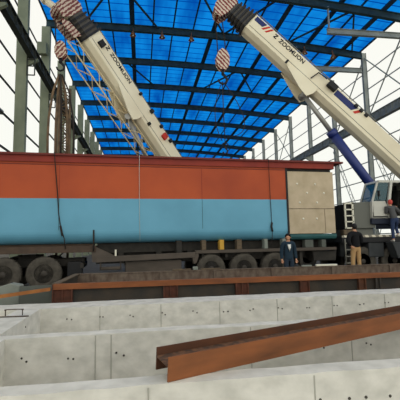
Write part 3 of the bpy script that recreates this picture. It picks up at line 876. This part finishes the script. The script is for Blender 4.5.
    me.materials.clear(); me.materials.append(M['letter'])
    lo = bpy.data.objects.new('lettering', me); COL.objects.link(lo); lo.parent = boom
    # small emblem before the lettering and marks after it
    bm = nb()
    ws = width / 2 + .004
    eo = dT + .34
    prism(bm, [(eo - x_ * .9, height * .2 + y_ * .9) for x_, y_ in ((0, 0), (.2, 0), (.2, .05), (.08, .05), (.2, .19), (.2, .24), (0, .24), (0, .19), (.12, .19), (0, .05))],
          P(0, 0, ws), a, u, s, 0.008)
    link('emblem', bm, M['letter'], boom)
    if xflip == 1:
        bm = nb(); prism(bm, [(L - .1, height * .2), (L - .1, height * .44), (L - .72, height * .44), (L - .6, height * .2)], P(0, 0, ws), a, u, s, 0.008); link('navy_flash', bm, M['navy'], boom)
        bm = nb()
        for q in (0, .2): prism(bm, [(L - .62 - q, height * .12), (L - .82 - q, height * .46), (L - .92 - q, height * .46), (L - .72 - q, height * .12)], P(0, 0, ws), a, u, s, 0.008)
        link('red_flash', bm, M['redpaint'], boom)
        dq = L - 5.2
        bm = nb(); prism(bm, [(dq, height * .1), (dq, height * .42), (dq - 1.3, height * .42), (dq - 1.1, height * .1)], P(0, 0, ws), a, u, s, 0.008); link('navy_flash', bm, M['navy'], boom)
        bm = nb(); prism(bm, [(dq - 1.2, height * .1), (dq - 1.4, height * .42), (dq - 1.55, height * .42), (dq - 1.35, height * .1)], P(0, 0, ws), a, u, s, 0.008); link('red_flash', bm, M['redpaint'], boom)
        bm = nb(); R_ = Matrix((a, s, u)).transposed(); vbox(bm, P(L - 4.9, height * .3, width / 2 + .12), (0.5, 0.24, 0.32), R_); link('winch_box', bm, M['black'], boom, 0.05)
        bm = nb(); tube(bm, [P(L - 3.9, height * -.1, width / 2 + .06), P(L - 4.0, height * .36, width / 2 + .1), P(L - 4.5, height * .4, width / 2 + .12)], 0.03, 6); link('hose', bm, M['black'], boom)
        bm = nb(); vbox(bm, P(L - 2.55, -height * .26, width / 2 + .01), (0.1, 0.02, 0.22), R_); link('dark_slot', bm, M['black'], boom)
        bm = nb()
        for i in range(3): vbox(bm, P(L - 6.35 - .32 * i, height * .42, width / 2 + .04), (0.18, 0.1, 0.13), R_)
        link('clamp', bm, M['black'], boom)
    else:
        R_ = Matrix((a, s, u)).transposed()
        for dd_, cu, mt, nm, sz in ((5.5, .22, 'redpaint', 'red_box', .3), (5.1, .42, 'black', 'clamp', .18), (6.0, .42, 'black', 'clamp', .16), (6.9, .44, 'black', 'clamp', .2), (7.9, .44, 'black', 'clamp', .14), (L - .5, .1, 'black', 'clamp', .3), (6.55, -.2, 'black', 'clamp', .15)):
            bm = nb(); vbox(bm, P(dd_, height * cu, width / 2 + .06), (sz, .14, sz), R_); link(nm, bm, M[mt], boom, 0.02)
    if jib:
        # folded lattice jib carried along the boom
        j0, j1 = 1.8, L + .35
        def J(d, cu, cs): return P(d, -height * .5 - .25 + cu, -.1 + cs)
        bm = nb()
        for cu in (-.5, 0.0):
            for cs in (-.3, .3):
                tube(bm, [J(j0, cu, cs), J(j1, cu, cs)], 0.03, 6)
        n = 17
        for i in range(n):
            da, db = j0 + (j1 - j0) * i / n, j0 + (j1 - j0) * (i + 1) / n
            f1, f2 = (-.5, 0.0) if i % 2 else (0.0, -.5)
            for cs in (-.3, .3): tube(bm, [J(da, f1, cs), J(db, f2, cs)], 0.016, 5)
            for cu in (-.5, 0.0): tube(bm, [J(da, cu, -.3 if i % 2 else .3), J(db, cu, .3 if i % 2 else -.3)], 0.016, 5)
        link('lattice_jib', bm, M['lattice'], boom)
        bm = nb()
        for cs in (-.22, .22):
            prism(bm, [(L + .2, -height * .45), (L + .9, -height * .6), (L + 1.15, -height * .85), (L + .95, -height * 1.0), (L + .3, -height * .9)], P(0, 0, cs), a, u, s, .05)
        link('jib_foot', bm, stripes, boom)
        bm = nb()
        q0, q1 = P(L + .95, -.2), P(L + .95, -.2) + Vector((-1.05, -.1, .72))
        tube(bm, [q0, q1], 0.15, 10); tube(bm, [q1, q1 + Vector((-.1, 0, .12))], 0.2, 10)
        link('jib_head', bm, M['boom'], boom)
    # superstructure, turned with the boom
    ca = Vector((a.x, a.y, 0)).normalized()            # heading
    cs_ = s
    def Q(x, y, z): return ca * x + cs_ * y + Vector((0, 0, z))
    Rq = Matrix((ca, cs_, Vector((0, 0, 1)))).transposed()
    def qbox(bm, x0, x1, y0, y1, z0, z1): vbox(bm, Q((x0 + x1) / 2, (y0 + y1) / 2, (z0 + z1) / 2), (x1 - x0, y1 - y0, z1 - z0), Rq)
    bm = nb(); lathe(bm, [(0, 0), (0.9, 0), (0.9, .3), (0, .3)], (0.0 + ca.x * .8, ca.y * .8, 1.72), 'Z', 24); link('slewing_ring', bm, M['black'], root)
    bm = nb(); qbox(bm, -2.6, 2.6, -.75, .75, 2.0, 2.35); qbox(bm, -1.2, .6, -.62, -.5, 2.35, 3.5); qbox(bm, -1.2, .6, .5, .62, 2.35, 3.5); link('turntable', bm, M['craneframe'], root)
    bm = nb(); qbox(bm, -3.4, -2.2, -1.25, 1.25, 2.0, 3.2); link('counterweight', bm, M['cabinet'], root, .05)
    bm = nb(); o_ = Q(-1.9, 0, 2.75)
    tube(bm, [o_ - cs_ * .6, o_ + cs_ * .6], .35, 16); link('winch_drum', bm, M['carrier'], root)
    if xflip == 1:
        build_cab(root, base)
    # carrier
    x0, x1 = carrier_x
    yn, yf = carrier_y
    X0, X1, YN, YF = x0 - base.x, x1 - base.x, yn - base.y, yf - base.y
    bm = nb(); mm(bm, X0, X1, YN + .06, YF - .06, 1.42, 1.66); mm(bm, X0 + .3, X1 - .3, YN + .75, YN + .95, .8, 1.42); mm(bm, X0 + .3, X1 - .3, YF - .95, YF - .75, .8, 1.42)
    link('carrier_deck', bm, M['carrier'], root)
    bm = nb(); mm(bm, X0, X1, YN, YN + .06, 1.61, 1.70); link('hazard_strip', bm, M['hazard'], root)
    bm = nb(); mm(bm, X0, X1, YN + .01, YN + .06, 1.40, 1.61); link('deck_edge', bm, M['black'], root)
    for xx in (X0 + .95, X0 + 2.4, X0 + 6.6, X0 + 8.0, X0 + 10.2):
        for near in (True, False):
            wo_ = wheel(root, xx, 0.6, YN + .12 if near else YF - .42, near)
    for (xa, xb, za, zb, sl) in ((X0 + 1.2, X0 + 1.9, .78, 1.38, 0), (X0 + 1.95, X0 + 3.3, .72, 1.39, .22), (X0 + 3.5, X0 + 5.2, .75, 1.38, 0)):
        bm = nb(); prism(bm, [(xa, zb), (xa + sl, za), (xb, za), (xb, zb)], (0, YN + .05 - .5 * (sl > 0), 0), (1, 0, 0), (0, 0, 1), (0, 1, 0), .5); link('side_box', bm, M['carrier'], root, .03)
    bm = nb()
    for xx in (X0 + .1, X0 + .42): tube(bm, [(xx, YN - .04, .45), (xx, YN - .04, 1.55)], .025, 6)
    for zz in (.55, .82, 1.09, 1.36): mm(bm, X0 + .1, X0 + .42, YN - .07, YN - .01, zz, zz + .04)
    link('ladder', bm, M['boomin'], root)
    # engine cabinet with louvred end on the deck
    cx0 = X0 + .27
    bm = nb(); prism(bm, [(cx0 + .38, 0), (cx0 + 1.32, 0), (cx0 + 1.36, 1.15), (cx0 + .42, 1.1)], (0, YN + .1, 1.98), (1, 0, 0), (0, 0, 1), (0, 1, 0), 2.2)
    mm(bm, cx0 + .4, cx0 + 1.3, YN + .2, YN + 2.2, 1.66, 1.98)
    cab_ = link('engine_cabinet', bm, M['cabinet'], root, .03)
    bm = nb()
    mm(bm, cx0 - .02, cx0 + .04, YN + .1, YN + .16, 1.98, 3.05); mm(bm, cx0 + .32, cx0 + .39, YN + .1, YN + .16, 1.98, 3.1); mm(bm, cx0 - .02, cx0 + .39, YN + .1, YN + .24, 3.02, 3.08)
    for zz in (1.98, 2.25, 2.5, 2.76): mm(bm, cx0, cx0 + .38, YN + .1, YN + .22, zz, zz + .05)
    link('step_rack', bm, M['white'], cab_)
    bm = nb(); mm(bm, cx0, cx0 + .4, YN + .24, YN + 1.4, 1.98, 3.02)
    link('rack_back', bm, M['black'], cab_)
    bm = nb(); mm(bm, cx0 - .1, cx0 + .38, YN + .12, YN + .5, 1.70, 1.95); link('tool_bag', bm, M['timber'], root, .05)
    return root, headpt

def build_cab(root, base):
    """operator's cab at the near side of the superstructure; world x 9.42..11.3"""
    bx, by = base.x, base.y
    x0, x1, y0, y1, z0, z1 = 9.62 - bx, 11.5 - bx, 15.0 - by, 15.95 - by, 2.42, 4.02
    bm = nb(); mm(bm, x0 - .05, x1 + .6, y0 + .02, y1, z0 - .28, z0 - .02); link('cab_base', bm, M['craneframe'], root, .03)
    # shell: floor, roof, back, pillars, lower panels
    bm = nb()
    prism(bm, [(x0 + .3, z1 - .1), (x0 + .36, z1), (x1, z1), (x1, z1 - .1)], (0, y0, 0), (1, 0, 0), (0, 0, 1), (0, 1, 0), y1 - y0)     # roof
    mm(bm, x0, x1, y0, y1, z0 - .02, z0 + .06)
    mm(bm, x1 - .06, x1, y0, y1, z0, z1)
    mm(bm, x0 + .8, x1, y1 - .05, y1, z0, z1)
    prism(bm, [(x0 + .0, z0), (x0 + .8, z0), (x0 + .8, z0 + .18), (x0 + .62, z0 + .7), (x0 + .05, z0 + .7)], (0, y0, 0), (1, 0, 0), (0, 0, 1), (0, 1, 0), .05)
    prism(bm, [(x0 + .05, z0), (x0 + .05, z0 + .7), (x0 + .0, z0 + .7), (x0 - .02, z0)], (0, y0, 0), (1, 0, 0), (0, 0, 1), (0, 1, 0), y1 - y0)
    prism(bm, [(x0, z0 + .7), (x0 + .08, z0 + .7), (x0 + .38, z1 - .05), (x0 + .3, z1 - .05)], (0, y0, 0), (1, 0, 0), (0, 0, 1), (0, 1, 0), .07)
    prism(bm, [(x0, z0 + .7), (x0 + .08, z0 + .7), (x0 + .38, z1 - .05), (x0 + .3, z1 - .05)], (0, y1 - .07, 0), (1, 0, 0), (0, 0, 1), (0, 1, 0), .07)
    link('cab_shell', bm, M['cabwhite'], root)
    bm = nb()
    prism(bm, [(x0 + .7, z0), (x0 + .8, z0), (x0 + .84, z0 + .7), (x0 + 1.0, z1 - .05), (x0 + .9, z1 - .05), (x0 + .72, z0 + .7)], (0, y0 - .05, 0), (1, 0, 0), (0, 0, 1), (0, 1, 0), .1)
    prism(bm, [(x0 + 1.42, z0), (x0 + 1.52, z0), (x0 + 1.52, z1 - .05), (x0 + 1.42, z1 - .05)], (0, y0 - .03, 0), (1, 0, 0), (0, 0, 1), (0, 1, 0), .08)
    link('door_frame', bm, M['cabwhite'], root)
    bm = nb()
    prism(bm, [(x0 + .1, z0 + .72), (x0 + .66, z0 + .72), (x0 + .86, z1 - .08), (x0 + .4, z1 - .08)], (0, y0 + .02, 0), (1, 0, 0), (0, 0, 1), (0, 1, 0), .015)
    link('side_window', bm, M['glass'], root)
    bm = nb()
    prism(bm, [(x0 + .04, z0 + .7), (x0 + .34, z1 - .06), (x0 + .355, z1 - .06), (x0 + .055, z0 + .7)], (0, y0 + .07, 0), (1, 0, 0), (0, 0, 1), (0, 1, 0), y1 - y0 - .14)
    link('windscreen', bm, M['glass'], root)
    bm = nb(); mm(bm, x0 + 1.55, x1 - .06, y0 + .02, y0 + .05, z0, z0 + .75); mm(bm, x1 - .2, x1 - .05, y0 + .02, y0 + .05, z0 + .75, z1 - .1); link('rear_panel', bm, M['cabwhite'], root)
    bm = nb(); mm(bm, x0 + 1.55, x1 - .2, y0 + .03, y0 + .045, z0 + .75, z1 - .1); link('rear_window', bm, M['glass'], root)
    bm = nb()
    mm(bm, x0 + 1.0, x0 + 1.45, y0 + .3, y1 - .2, z0 + .06, z0 + .5); prism(bm, [(x0 + 1.38, z0 + .45), (x0 + 1.5, z0 + .45), (x0 + 1.62, z0 + 1.2), (x0 + 1.5, z0 + 1.2)], (0, y0 + .3, 0), (1, 0, 0), (0, 0, 1), (0, 1, 0), .45)
    link('seat', bm, M['cabin'], root, .04)
    bm = nb(); mm(bm, x0 + .25, x0 + .5, y0 + .2, y1 - .2, z0 + .06, z0 + .8); link('console', bm, M['cabin'], root, .04)
    bm = nb(); mm(bm, x0 + .82, x1 - .07, y1 - .09, y1 - .055, z0 + .08, z1 - .12); link('cab_lining', bm, M['cabin'], root)
    bm = nb(); tube(bm, [(x0 + .3, y0 - .02, z0 + .75), (x0 + .24, y0 - .16, z0 + .95)], .015, 5); vbox(bm, (x0 + .22, y0 - .18, z0 + 1.0), (.05, .12, .24)); link('mirror', bm, M['black'], root)

tipR, lowR = Vector((5.066, 16.9, 11.779)), Vector((11.759, 16.6, 5.507))
pivR = tipR + (lowR - tipR).normalized() * 12.0
craneR, headR = crane('white truck crane at right, its boom rising left over the hull, cab in view',
                      tipR, pivR, 0.82, 0.98, (8.2, 20.5), (15.05, 18.1), 1.62, False, M['stripesR'], (7.85, 2.2, .69), 1)
tipL, lowL = Vector((-2.367, 17.114, 10.834)), Vector((1.287, 20.138, 6.188))
pivL = tipL + (lowL - tipL).normalized() * 11.2
craneL, headL = crane('white truck crane behind the hull at left, lattice jib folded under its boom',
                      tipL, pivL, 0.82, 0.98, (pivL.x - 4.8, pivL.x + 7.4), (pivL.y - 1.5, pivL.y + 1.5), 1.05, True, M['stripesL'], (7.4, 2.6, .5), -1)

# hook blocks
def hook_block(label, top, loc, m, sc=1.0):
    top = Vector(top); loc = Vector(loc)
    t = thing('hook_block', label, 'hook block', loc, 0)
    bm = nb()
    for cy in (-.16, .12):
        prism(bm, [(-.2, .38), (-.02, .52), (.2, .42), (.32, .1), (.3, -.28), (.1, -.5), (-.12, -.5), (-.3, -.25), (-.32, .1)], (0, cy, 0), (sc, 0, 0), (0, 0, sc), (0, 1, 0), .05)
    link('cheek_plate', bm, m, t)
    bm = nb(); lathe(bm, [(0, -.1), (.26 * sc, -.1), (.22 * sc, -.03), (.22 * sc, .03), (.26 * sc, .1), (0, .1)], (0, 0, .05), 'Y', 18); link('sheave', bm, M['black'], t)
    bm = nb(); tube(bm, [(0, 0, -.45 * sc), (0, 0, -.72 * sc)], .07, 8)
    pts = [Vector((.0, 0, -.7)), Vector((.12, 0, -.8)), Vector((.2, 0, -.95)), Vector((.14, 0, -1.12)), Vector((-.02, 0, -1.18)), Vector((-.17, 0, -1.1)), Vector((-.22, 0, -.96))]
    tube(bm, [p * sc for p in pts], .075 * sc, 8, r2=.04 * sc); link('hook', bm, M['black'], t)
    bm = nb()
    for dx in (-.2, .2):
        for dy in (-.06, .06):
            tube(bm, [Vector((dx, dy, .15)), top - loc + Vector((dx * .8, dy, 0))], .014, 5)
    link('hoist_rope', bm, M['rope'], t)
    return t
hookR = Vector((3.79, 17.0, 10.05))
hook_block('red and white striped hook block hanging from the right boom', headR, (hookR.x, hookR.y, hookR.z), M['stripesR'], 1.0)
hookL = Vector((headL.x + .12, headL.y, 9.7))
hook_block('red and white striped hook block hanging from the left boom', headL, hookL, M['stripesL'], 0.75)

def sling(pts, r, m, label, group=None):
    bm = nb(); tube(bm, pts, r, 6)
    return tag(link('sling', bm, M[m]), label, 'sling', group)
hb = hookR + Vector((0, 0, -1.1))
def swing(a, b, mid, n=10):
    a, b, mid = Vector(a), Vector(b), Vector(mid)
    return [a * (1 - t) ** 2 + mid * 2 * t * (1 - t) + b * t * t for t in [i / n for i in range(n + 1)]]
sling([hb + Vector((-.03, .0, .05)), hb + Vector((-.02, 0, -1.5)), hb + Vector((0.02, 0, -3.05))], .022, 'rope', 'straight wire sling hanging from the right hook down to a small hook')
sling(swing(hb + Vector((.05, 0, 0)), hb + Vector((.12, .05, -2.6)), hb + Vector((1.9, .1, -2.5))), .018, 'rope', 'slack wire sling looping to the right below the right hook')
sling(swing(hb + Vector((-.06, 0, 0)), hb + Vector((-.12, 0, -2.8)), hb + Vector((-.75, 0, -1.6))), .018, 'rope', 'slack wire sling looping to the left below the right hook')
t = thing('sling_hook', 'small dark hook at the end of the straight sling under the right boom', 'hook', hb + Vector((.02, 0, -3.05)))
bm = nb(); tube(bm, [(0, 0, 0), (0.02, 0, -.1), (.1, 0, -.2), (.06, 0, -.34), (-.06, 0, -.36), (-.12, 0, -.26)], .04, 8); link('hook', bm, M['black'], t)
bm = nb(); tube(bm, [(-.14, 0, .1), (0, 0, .18), (.14, 0, .1), (0, 0, -.02), (-.14, 0, .1)], .03, 6); link('ring', bm, M['black'], t)

hl = hookL + Vector((0, 0, -1.1))
for i, (dx, dy, r, mt, w, lab) in enumerate(((-.35, 0, .05, 'ropebrown', -.5, 'leftmost'), (-.12, .1, .06, 'ropebrown', -.2, 'second from left'), (.06, -.05, .04, 'rope', .12, 'third from left'),
                               (.25, .05, .06, 'ropebrown', .3, 'fourth from left'), (.45, 0, .035, 'rope', .62, 'rightmost'))):
    sling([hl + Vector((dx * .15, dy, .05)), hl + Vector((dx * .8, dy, -.7)), hl + Vector((dx + w * .15, dy, -1.8)), hl + Vector((dx + w * .2, dy, -2.6)), hl + Vector((dx + w * .18, dy, -3.45))], r, mt,
          'thick wire sling hanging from the left hook, %s of the bundle' % lab, 'slings below the left hook')

# brown lattice mast standing behind the hull at left
t = thing('lattice_mast', 'brown lattice mast standing behind the hull under the left hook', 'mast', (-3.75, 19.3, 0), .2)
bm = nb()
for cx in (-.25, .25):
    for cy in (-.25, .25): tube(bm, [(cx, cy, 0), (cx, cy, 9.2)], .06, 6)
link('chords', bm, M['ropebrown'], t)
bm = nb()
for i in range(20):
    z0, z1 = i * .46, (i + 1) * .46
    q = .25 if i % 2 else -.25
    for cy in (-.25, .25): tube(bm, [(q, cy, z0), (-q, cy, z1)], .03, 5); tube(bm, [(-.25, cy, z1), (.25, cy, z1)], .025, 5)
    for cx in (-.25, .25): tube(bm, [(cx, q, z0), (cx, -q, z1)], .03, 5)
link('lacing', bm, M['ropebrown'], t)
bm = nb(); mm(bm, -.5, .5, -.5, .5, 0, .05); link('base_plate', bm, M['dark'], t)

# ------------------------------------------------------------------ people
def skin_mesh(verts, edges, radii, root=0, sub=2):
    me = bpy.data.meshes.new('tmp'); me.from_pydata([tuple(v) for v in verts], edges, [])
    ob = bpy.data.objects.new('tmp', me); COL.objects.link(ob)
    sk = ob.modifiers.new('skin', 'SKIN'); sk.use_smooth_shade = True
    for i, d in enumerate(me.skin_vertices[0].data):
        r = radii[i]
        d.radius = r if isinstance(r, tuple) else (r, r)
        d.use_root = (i == root)
    sb = ob.modifiers.new('sub', 'SUBSURF'); sb.levels = sub; sb.render_levels = sub
    dg = bpy.context.evaluated_depsgraph_get(); dg.update()
    out = bpy.data.meshes.new_from_object(ob.evaluated_get(dg))
    bpy.data.objects.remove(ob); bpy.data.meshes.remove(me)
    return out

def add_mesh(bm, me):
    bm.from_mesh(me); bpy.data.meshes.remove(me)

def chain(pts, radii, sub=2):
    return skin_mesh(pts, [(i, i + 1) for i in range(len(pts) - 1)], radii, 0, sub)

def person(label, loc, rz, J, clothes, hair_m, cap=None):
    """J: joints in a frame where the person faces -Y, z up, feet at z = 0"""
    V = {k: Vector(v) for k, v in J.items()}
    t = thing('person', label, 'person', loc, rz)
    # body: one continuous surface
    names = ['pelvis', 'waist', 'chest', 'neck0', 'neck', 'chin', 'head', 'crown']
    rad = {'pelvis': (.145, .10), 'waist': (.125, .09), 'chest': (.15, .105), 'neck0': (.075, .07), 'neck': (.052, .052), 'chin': (.06, .07), 'head': (.077, .092), 'crown': (.06, .07)}
    vs, rs, idx, es = [], [], {}, []
    def add(n, r):
        idx[n] = len(vs); vs.append(V[n]); rs.append(r)
    for n in names: add(n, rad[n])
    for a, b in zip(names, names[1:]): es.append((idx[a], idx[b]))
    for sd in 'LR':
        for n, r in (('sh', .062), ('el', .043), ('wr', .03), ('palm', .036)): add(n + sd, r)
        es += [(idx['neck0'], idx['sh' + sd]), (idx['sh' + sd], idx['el' + sd]), (idx['el' + sd], idx['wr' + sd]), (idx['wr' + sd], idx['palm' + sd])]
        for n, r in (('hip', .085), ('kn', .058), ('an', .042), ('toe', .04)): add(n + sd, r)
        es += [(idx['pelvis'], idx['hip' + sd]), (idx['hip' + sd], idx['kn' + sd]), (idx['kn' + sd], idx['an' + sd]), (idx['an' + sd], idx['toe' + sd])]
    bm = nb(); add_mesh(bm, skin_mesh(vs, es, rs, 0, 2))
    H = V['head']; fw = (V['nose'] - H); fw.normalize(); rt = fw.cross(Vector((0, 0, 1))).normalized()
    add_mesh(bm, chain([H + fw * .07 + Vector((0, 0, .0)), H + fw * .112 - Vector((0, 0, .025)), H + fw * .10 - Vector((0, 0, .045))], [.012, .016, .013], 1))
    for q in (-1, 1):
        add_mesh(bm, chain([H + rt * .078 * q + Vector((0, 0, .02)), H + rt * .092 * q, H + rt * .082 * q - Vector((0, 0, .035))], [.012, .018, .012], 1))
    for sd in 'LR':
        p, w = V['palm' + sd], V['wr' + sd]
        d = (p - w).normalized(); side = d.cross(Vector((0, 1, 0.2))).normalized(); crl = d.cross(side).normalized()
        for k, ln in ((-1.5, .062), (-.5, .075), (.5, .08), (1.5, .07)):
            b0 = p + side * k * .017 - d * .01
            add_mesh(bm, chain([b0, b0 + d * ln * .55 + crl * .004, b0 + d * ln * .95 + crl * .022], [.0095, .009, .0075], 1))
        b0 = w + d * .03 + side * .03
        add_mesh(bm, chain([b0, b0 + side * .022 + d * .035, b0 + side * .022 + d * .07 + crl * .012], [.011, .010, .008], 1))
    for f in bm.faces: f.smooth = True
    body = link('body', bm, M['skin'], t)
    # face details
    bm = nb()
    for q in (-1, 1): lathe(bm, [(0, -.004), (.011, 0), (0, .004)], H + fw * .088 + rt * .032 * q + Vector((0, 0, .012)), 'Y', 8)
    bar(bm, H + fw * .092 - rt * .024 - Vector((0, 0, .066)), H + fw * .092 + rt * .024 - Vector((0, 0, .066)), .008)
    link('face', bm, M['hair'], body)
    for name, kind, mt, extra in clothes:
        bm = nb()
        if kind in ('jacket', 'top'):
            e = extra
            vs, rs, ix, es = [], [], {}, []
            def ad(n, p, r): ix[n] = len(vs); vs.append(p); rs.append(r)
            ad('hem', V['pelvis'] + (V['pelvis'] - V['waist']) * (.75 if kind == 'jacket' else .1), (.185 + e, .135 + e) if kind == 'jacket' else (.155 + e, .115 + e))
            ad('waist', V['waist'], (.15 + e, .115 + e)); ad('chest', V['chest'], (.175 + e, .125 + e)); ad('n0', V['neck0'], (.085 + e, .08 + e)); ad('n1', V['neck0'] * .55 + V['neck'] * .45, (.066, .066))
            es += [(0, 1), (1, 2), (2, 3), (3, 4)]
            for sd in 'LR':
                ad('s' + sd, V['sh' + sd], .078 + e); ad('e' + sd, V['el' + sd], .06 + e); ad('w' + sd, V['wr' + sd], .046 + e)
                es += [(ix['n0'], ix['s' + sd]), (ix['s' + sd], ix['e' + sd]), (ix['e' + sd], ix['w' + sd])]
            add_mesh(bm, skin_mesh(vs, es, rs, 1, 2))
        elif kind == 'trousers':
            vs, rs, ix, es = [], [], {}, []
            def ad(n, p, r): ix[n] = len(vs); vs.append(p); rs.append(r)
            ad('w', V['pelvis'] * .4 + V['waist'] * .6, (.145, .105)); ad('p', V['pelvis'], (.165, .125)); es.append((0, 1))
            for sd in 'LR':
                ad('h' + sd, V['hip' + sd], .105); ad('k' + sd, V['kn' + sd], .078); ad('a' + sd, V['an' + sd] + Vector((0, 0, .02)), .062)
                es += [(ix['p'], ix['h' + sd]), (ix['h' + sd], ix['k' + sd]), (ix['k' + sd], ix['a' + sd])]
            add_mesh(bm, skin_mesh(vs, es, rs, 1, 2))
        elif kind == 'shirtfront':
            c = V['chest']; c2 = V['neck0']; dn = V['waist']
            o_ = Vector((0, -1, 0))
            pts = [c2 + Vector((-.06, -.085, .03)), c2 + Vector((.06, -.085, .03)), c + Vector((.045, -.152, -.02)), dn + Vector((.0, -.15, .06)), c + Vector((-.045, -.152, -.02))]
            top = [bm.verts.new(p) for p in pts]; bot = [bm.verts.new(p + Vector((0, .03, 0))) for p in pts]
            bm.faces.new(top); bm.faces.new(bot[::-1])
            for i in range(5): bm.faces.new((top[i], top[(i + 1) % 5], bot[(i + 1) % 5], bot[i]))
        elif kind == 'shoes':
            for sd in extra:
                a_, b_ = V['an' + sd], V['toe' + sd]
                d = (b_ - a_); d.z = 0; d.normalize()
                zz = min(a_.z, b_.z)
                add_mesh(bm, chain([Vector((a_.x, a_.y, a_.z - .03)) - d * .05, Vector((a_.x, a_.y, a_.z - .04)) + d * .05, b_ + d * .05], [(.045, .05), (.048, .045), (.04, .035)], 2))
        for f in bm.faces: f.smooth = True
        link(name, bm, M[mt], t)
    bm = nb()
    bmesh.ops.create_uvsphere(bm, u_segments=20, v_segments=12, radius=1)
    for v in bm.verts:
        p = v.co.copy()
        q = H + Vector((0, 0, .035)) - fw * .012 + rt * p.x * .096 + fw * p.y * .108 + Vector((0, 0, p.z * (.115 if p.z > 0 else .13)))
        v.co = q
    kill = [v for v in bm.verts if ((v.co - H).dot(fw) > .045 and v.co.z < H.z + .07) or v.co.z < H.z - .075]
    bmesh.ops.delete(bm, geom=kill, context='VERTS')
    for f in bm.faces: f.smooth = True
    link('hair' if not cap else 'helmet', bm, hair_m if not cap else cap, body)
    return t

def joints(height=1.72, arms=None, legs=None, look=(0, -1, 0), lean=(0, 0)):
    k = height / 1.75
    lx, ly = lean
    J = dict(pelvis=(0, 0, .95), waist=(lx * .3, ly * .3, 1.10), chest=(lx * .7, ly * .7, 1.31), neck0=(lx * .95, ly * .95, 1.44), neck=(lx, ly, 1.51), chin=(lx, ly - .005, 1.56), head=(lx, ly - .01, 1.625), crown=(lx, ly, 1.70))
    for sd, q in (('L', 1), ('R', -1)):
        J['sh' + sd] = (q * .185 + lx * .9, ly * .9, 1.42); J['el' + sd] = (q * .235 + lx * .6, .03 + ly * .5, 1.13); J['wr' + sd] = (q * .245 + lx * .4, -.03 + ly * .3, .88); J['palm' + sd] = (q * .245 + lx * .4, -.045 + ly * .3, .81)
        J['hip' + sd] = (q * .09, 0, .88); J['kn' + sd] = (q * .105, -.015, .49); J['an' + sd] = (q * .11, .02, .085); J['toe' + sd] = (q * .125, -.12, .045)
    for d in (arms or {}), (legs or {}): J.update(d)
    J = {n: (x * k, y * k, z * k) for n, (x, y, z) in J.items()}
    h = Vector(J['head']); J['nose'] = tuple(h + Vector(look))
    return J

# the man in the navy jacket between form and trailer
person('person in open navy jacket and white shirt standing by the trailer wheels', (5.0, 12.86, 0), radians(-4),
       joints(1.76, look=(-.25, -1, -.05)),
       [('trousers', 'trousers', 'darktrouser', 0), ('jacket', 'jacket', 'jacket', .012), ('shirt', 'shirtfront', 'shirt', 0), ('shoe', 'shoes', 'shoe', 'L'), ('shoe', 'shoes', 'shoe', 'R')], M['hair'])

# timber stack that lifts the man in khaki
bm = nb(); mm(bm, -.7, .7, -.28, .28, 0, .26)
o = link('timber_sleeper', bm, M['timber'], None, .01); o.location = (7.55, 12.95, 0); tag(o, 'thick timber sleeper under the person in khaki', 'sleeper')
person('person seen from behind in black sweater and khaki trousers, hand on hip', (7.55, 12.95, .262), radians(183),
       joints(1.82, arms=dict(elL=(.33, .10, 1.15), wrL=(.235, .10, .98), palmL=(.17, .14, .95), elR=(-.27, -.02, 1.15), wrR=(-.2, -.17, 1.04), palmR=(-.17, -.22, 1.06)),
              legs=dict(knL=(.12, -.02, .49), anL=(.15, .02, .085), toeL=(.18, -.12, .045)), look=(.1, -1, 0)),
       [('trousers', 'trousers', 'khaki', 0), ('sweater', 'top', 'sweater', .02), ('shoe', 'shoes', 'shoe', 'L'), ('shoe', 'shoes', 'shoe', 'R')], M['hair'])

# the person climbing into the cab
person('person in red helmet and blue jeans climbing into the crane cab', (10.45, 14.78, 1.395), radians(172),
       joints(1.76, arms=dict(elR=(-.32, -.15, 1.2), wrR=(-.28, -.3, 1.42), palmR=(-.27, -.34, 1.48), elL=(.26, -.12, 1.2), wrL=(.18, -.3, 1.3), palmL=(.16, -.35, 1.34)),
              legs=dict(knR=(-.13, -.2, .62), anR=(-.13, -.06, .3), toeR=(-.14, -.18, .26)), look=(.3, -1, 0), lean=(.08, -.12)),
       [('trousers', 'trousers', 'jeans', 0), ('jacket', 'top', 'greytop', .015), ('shoe', 'shoes', 'paleshoe', 'L'), ('shoe', 'shoes', 'paleshoe', 'R')], M['hair'], M['redcap'])
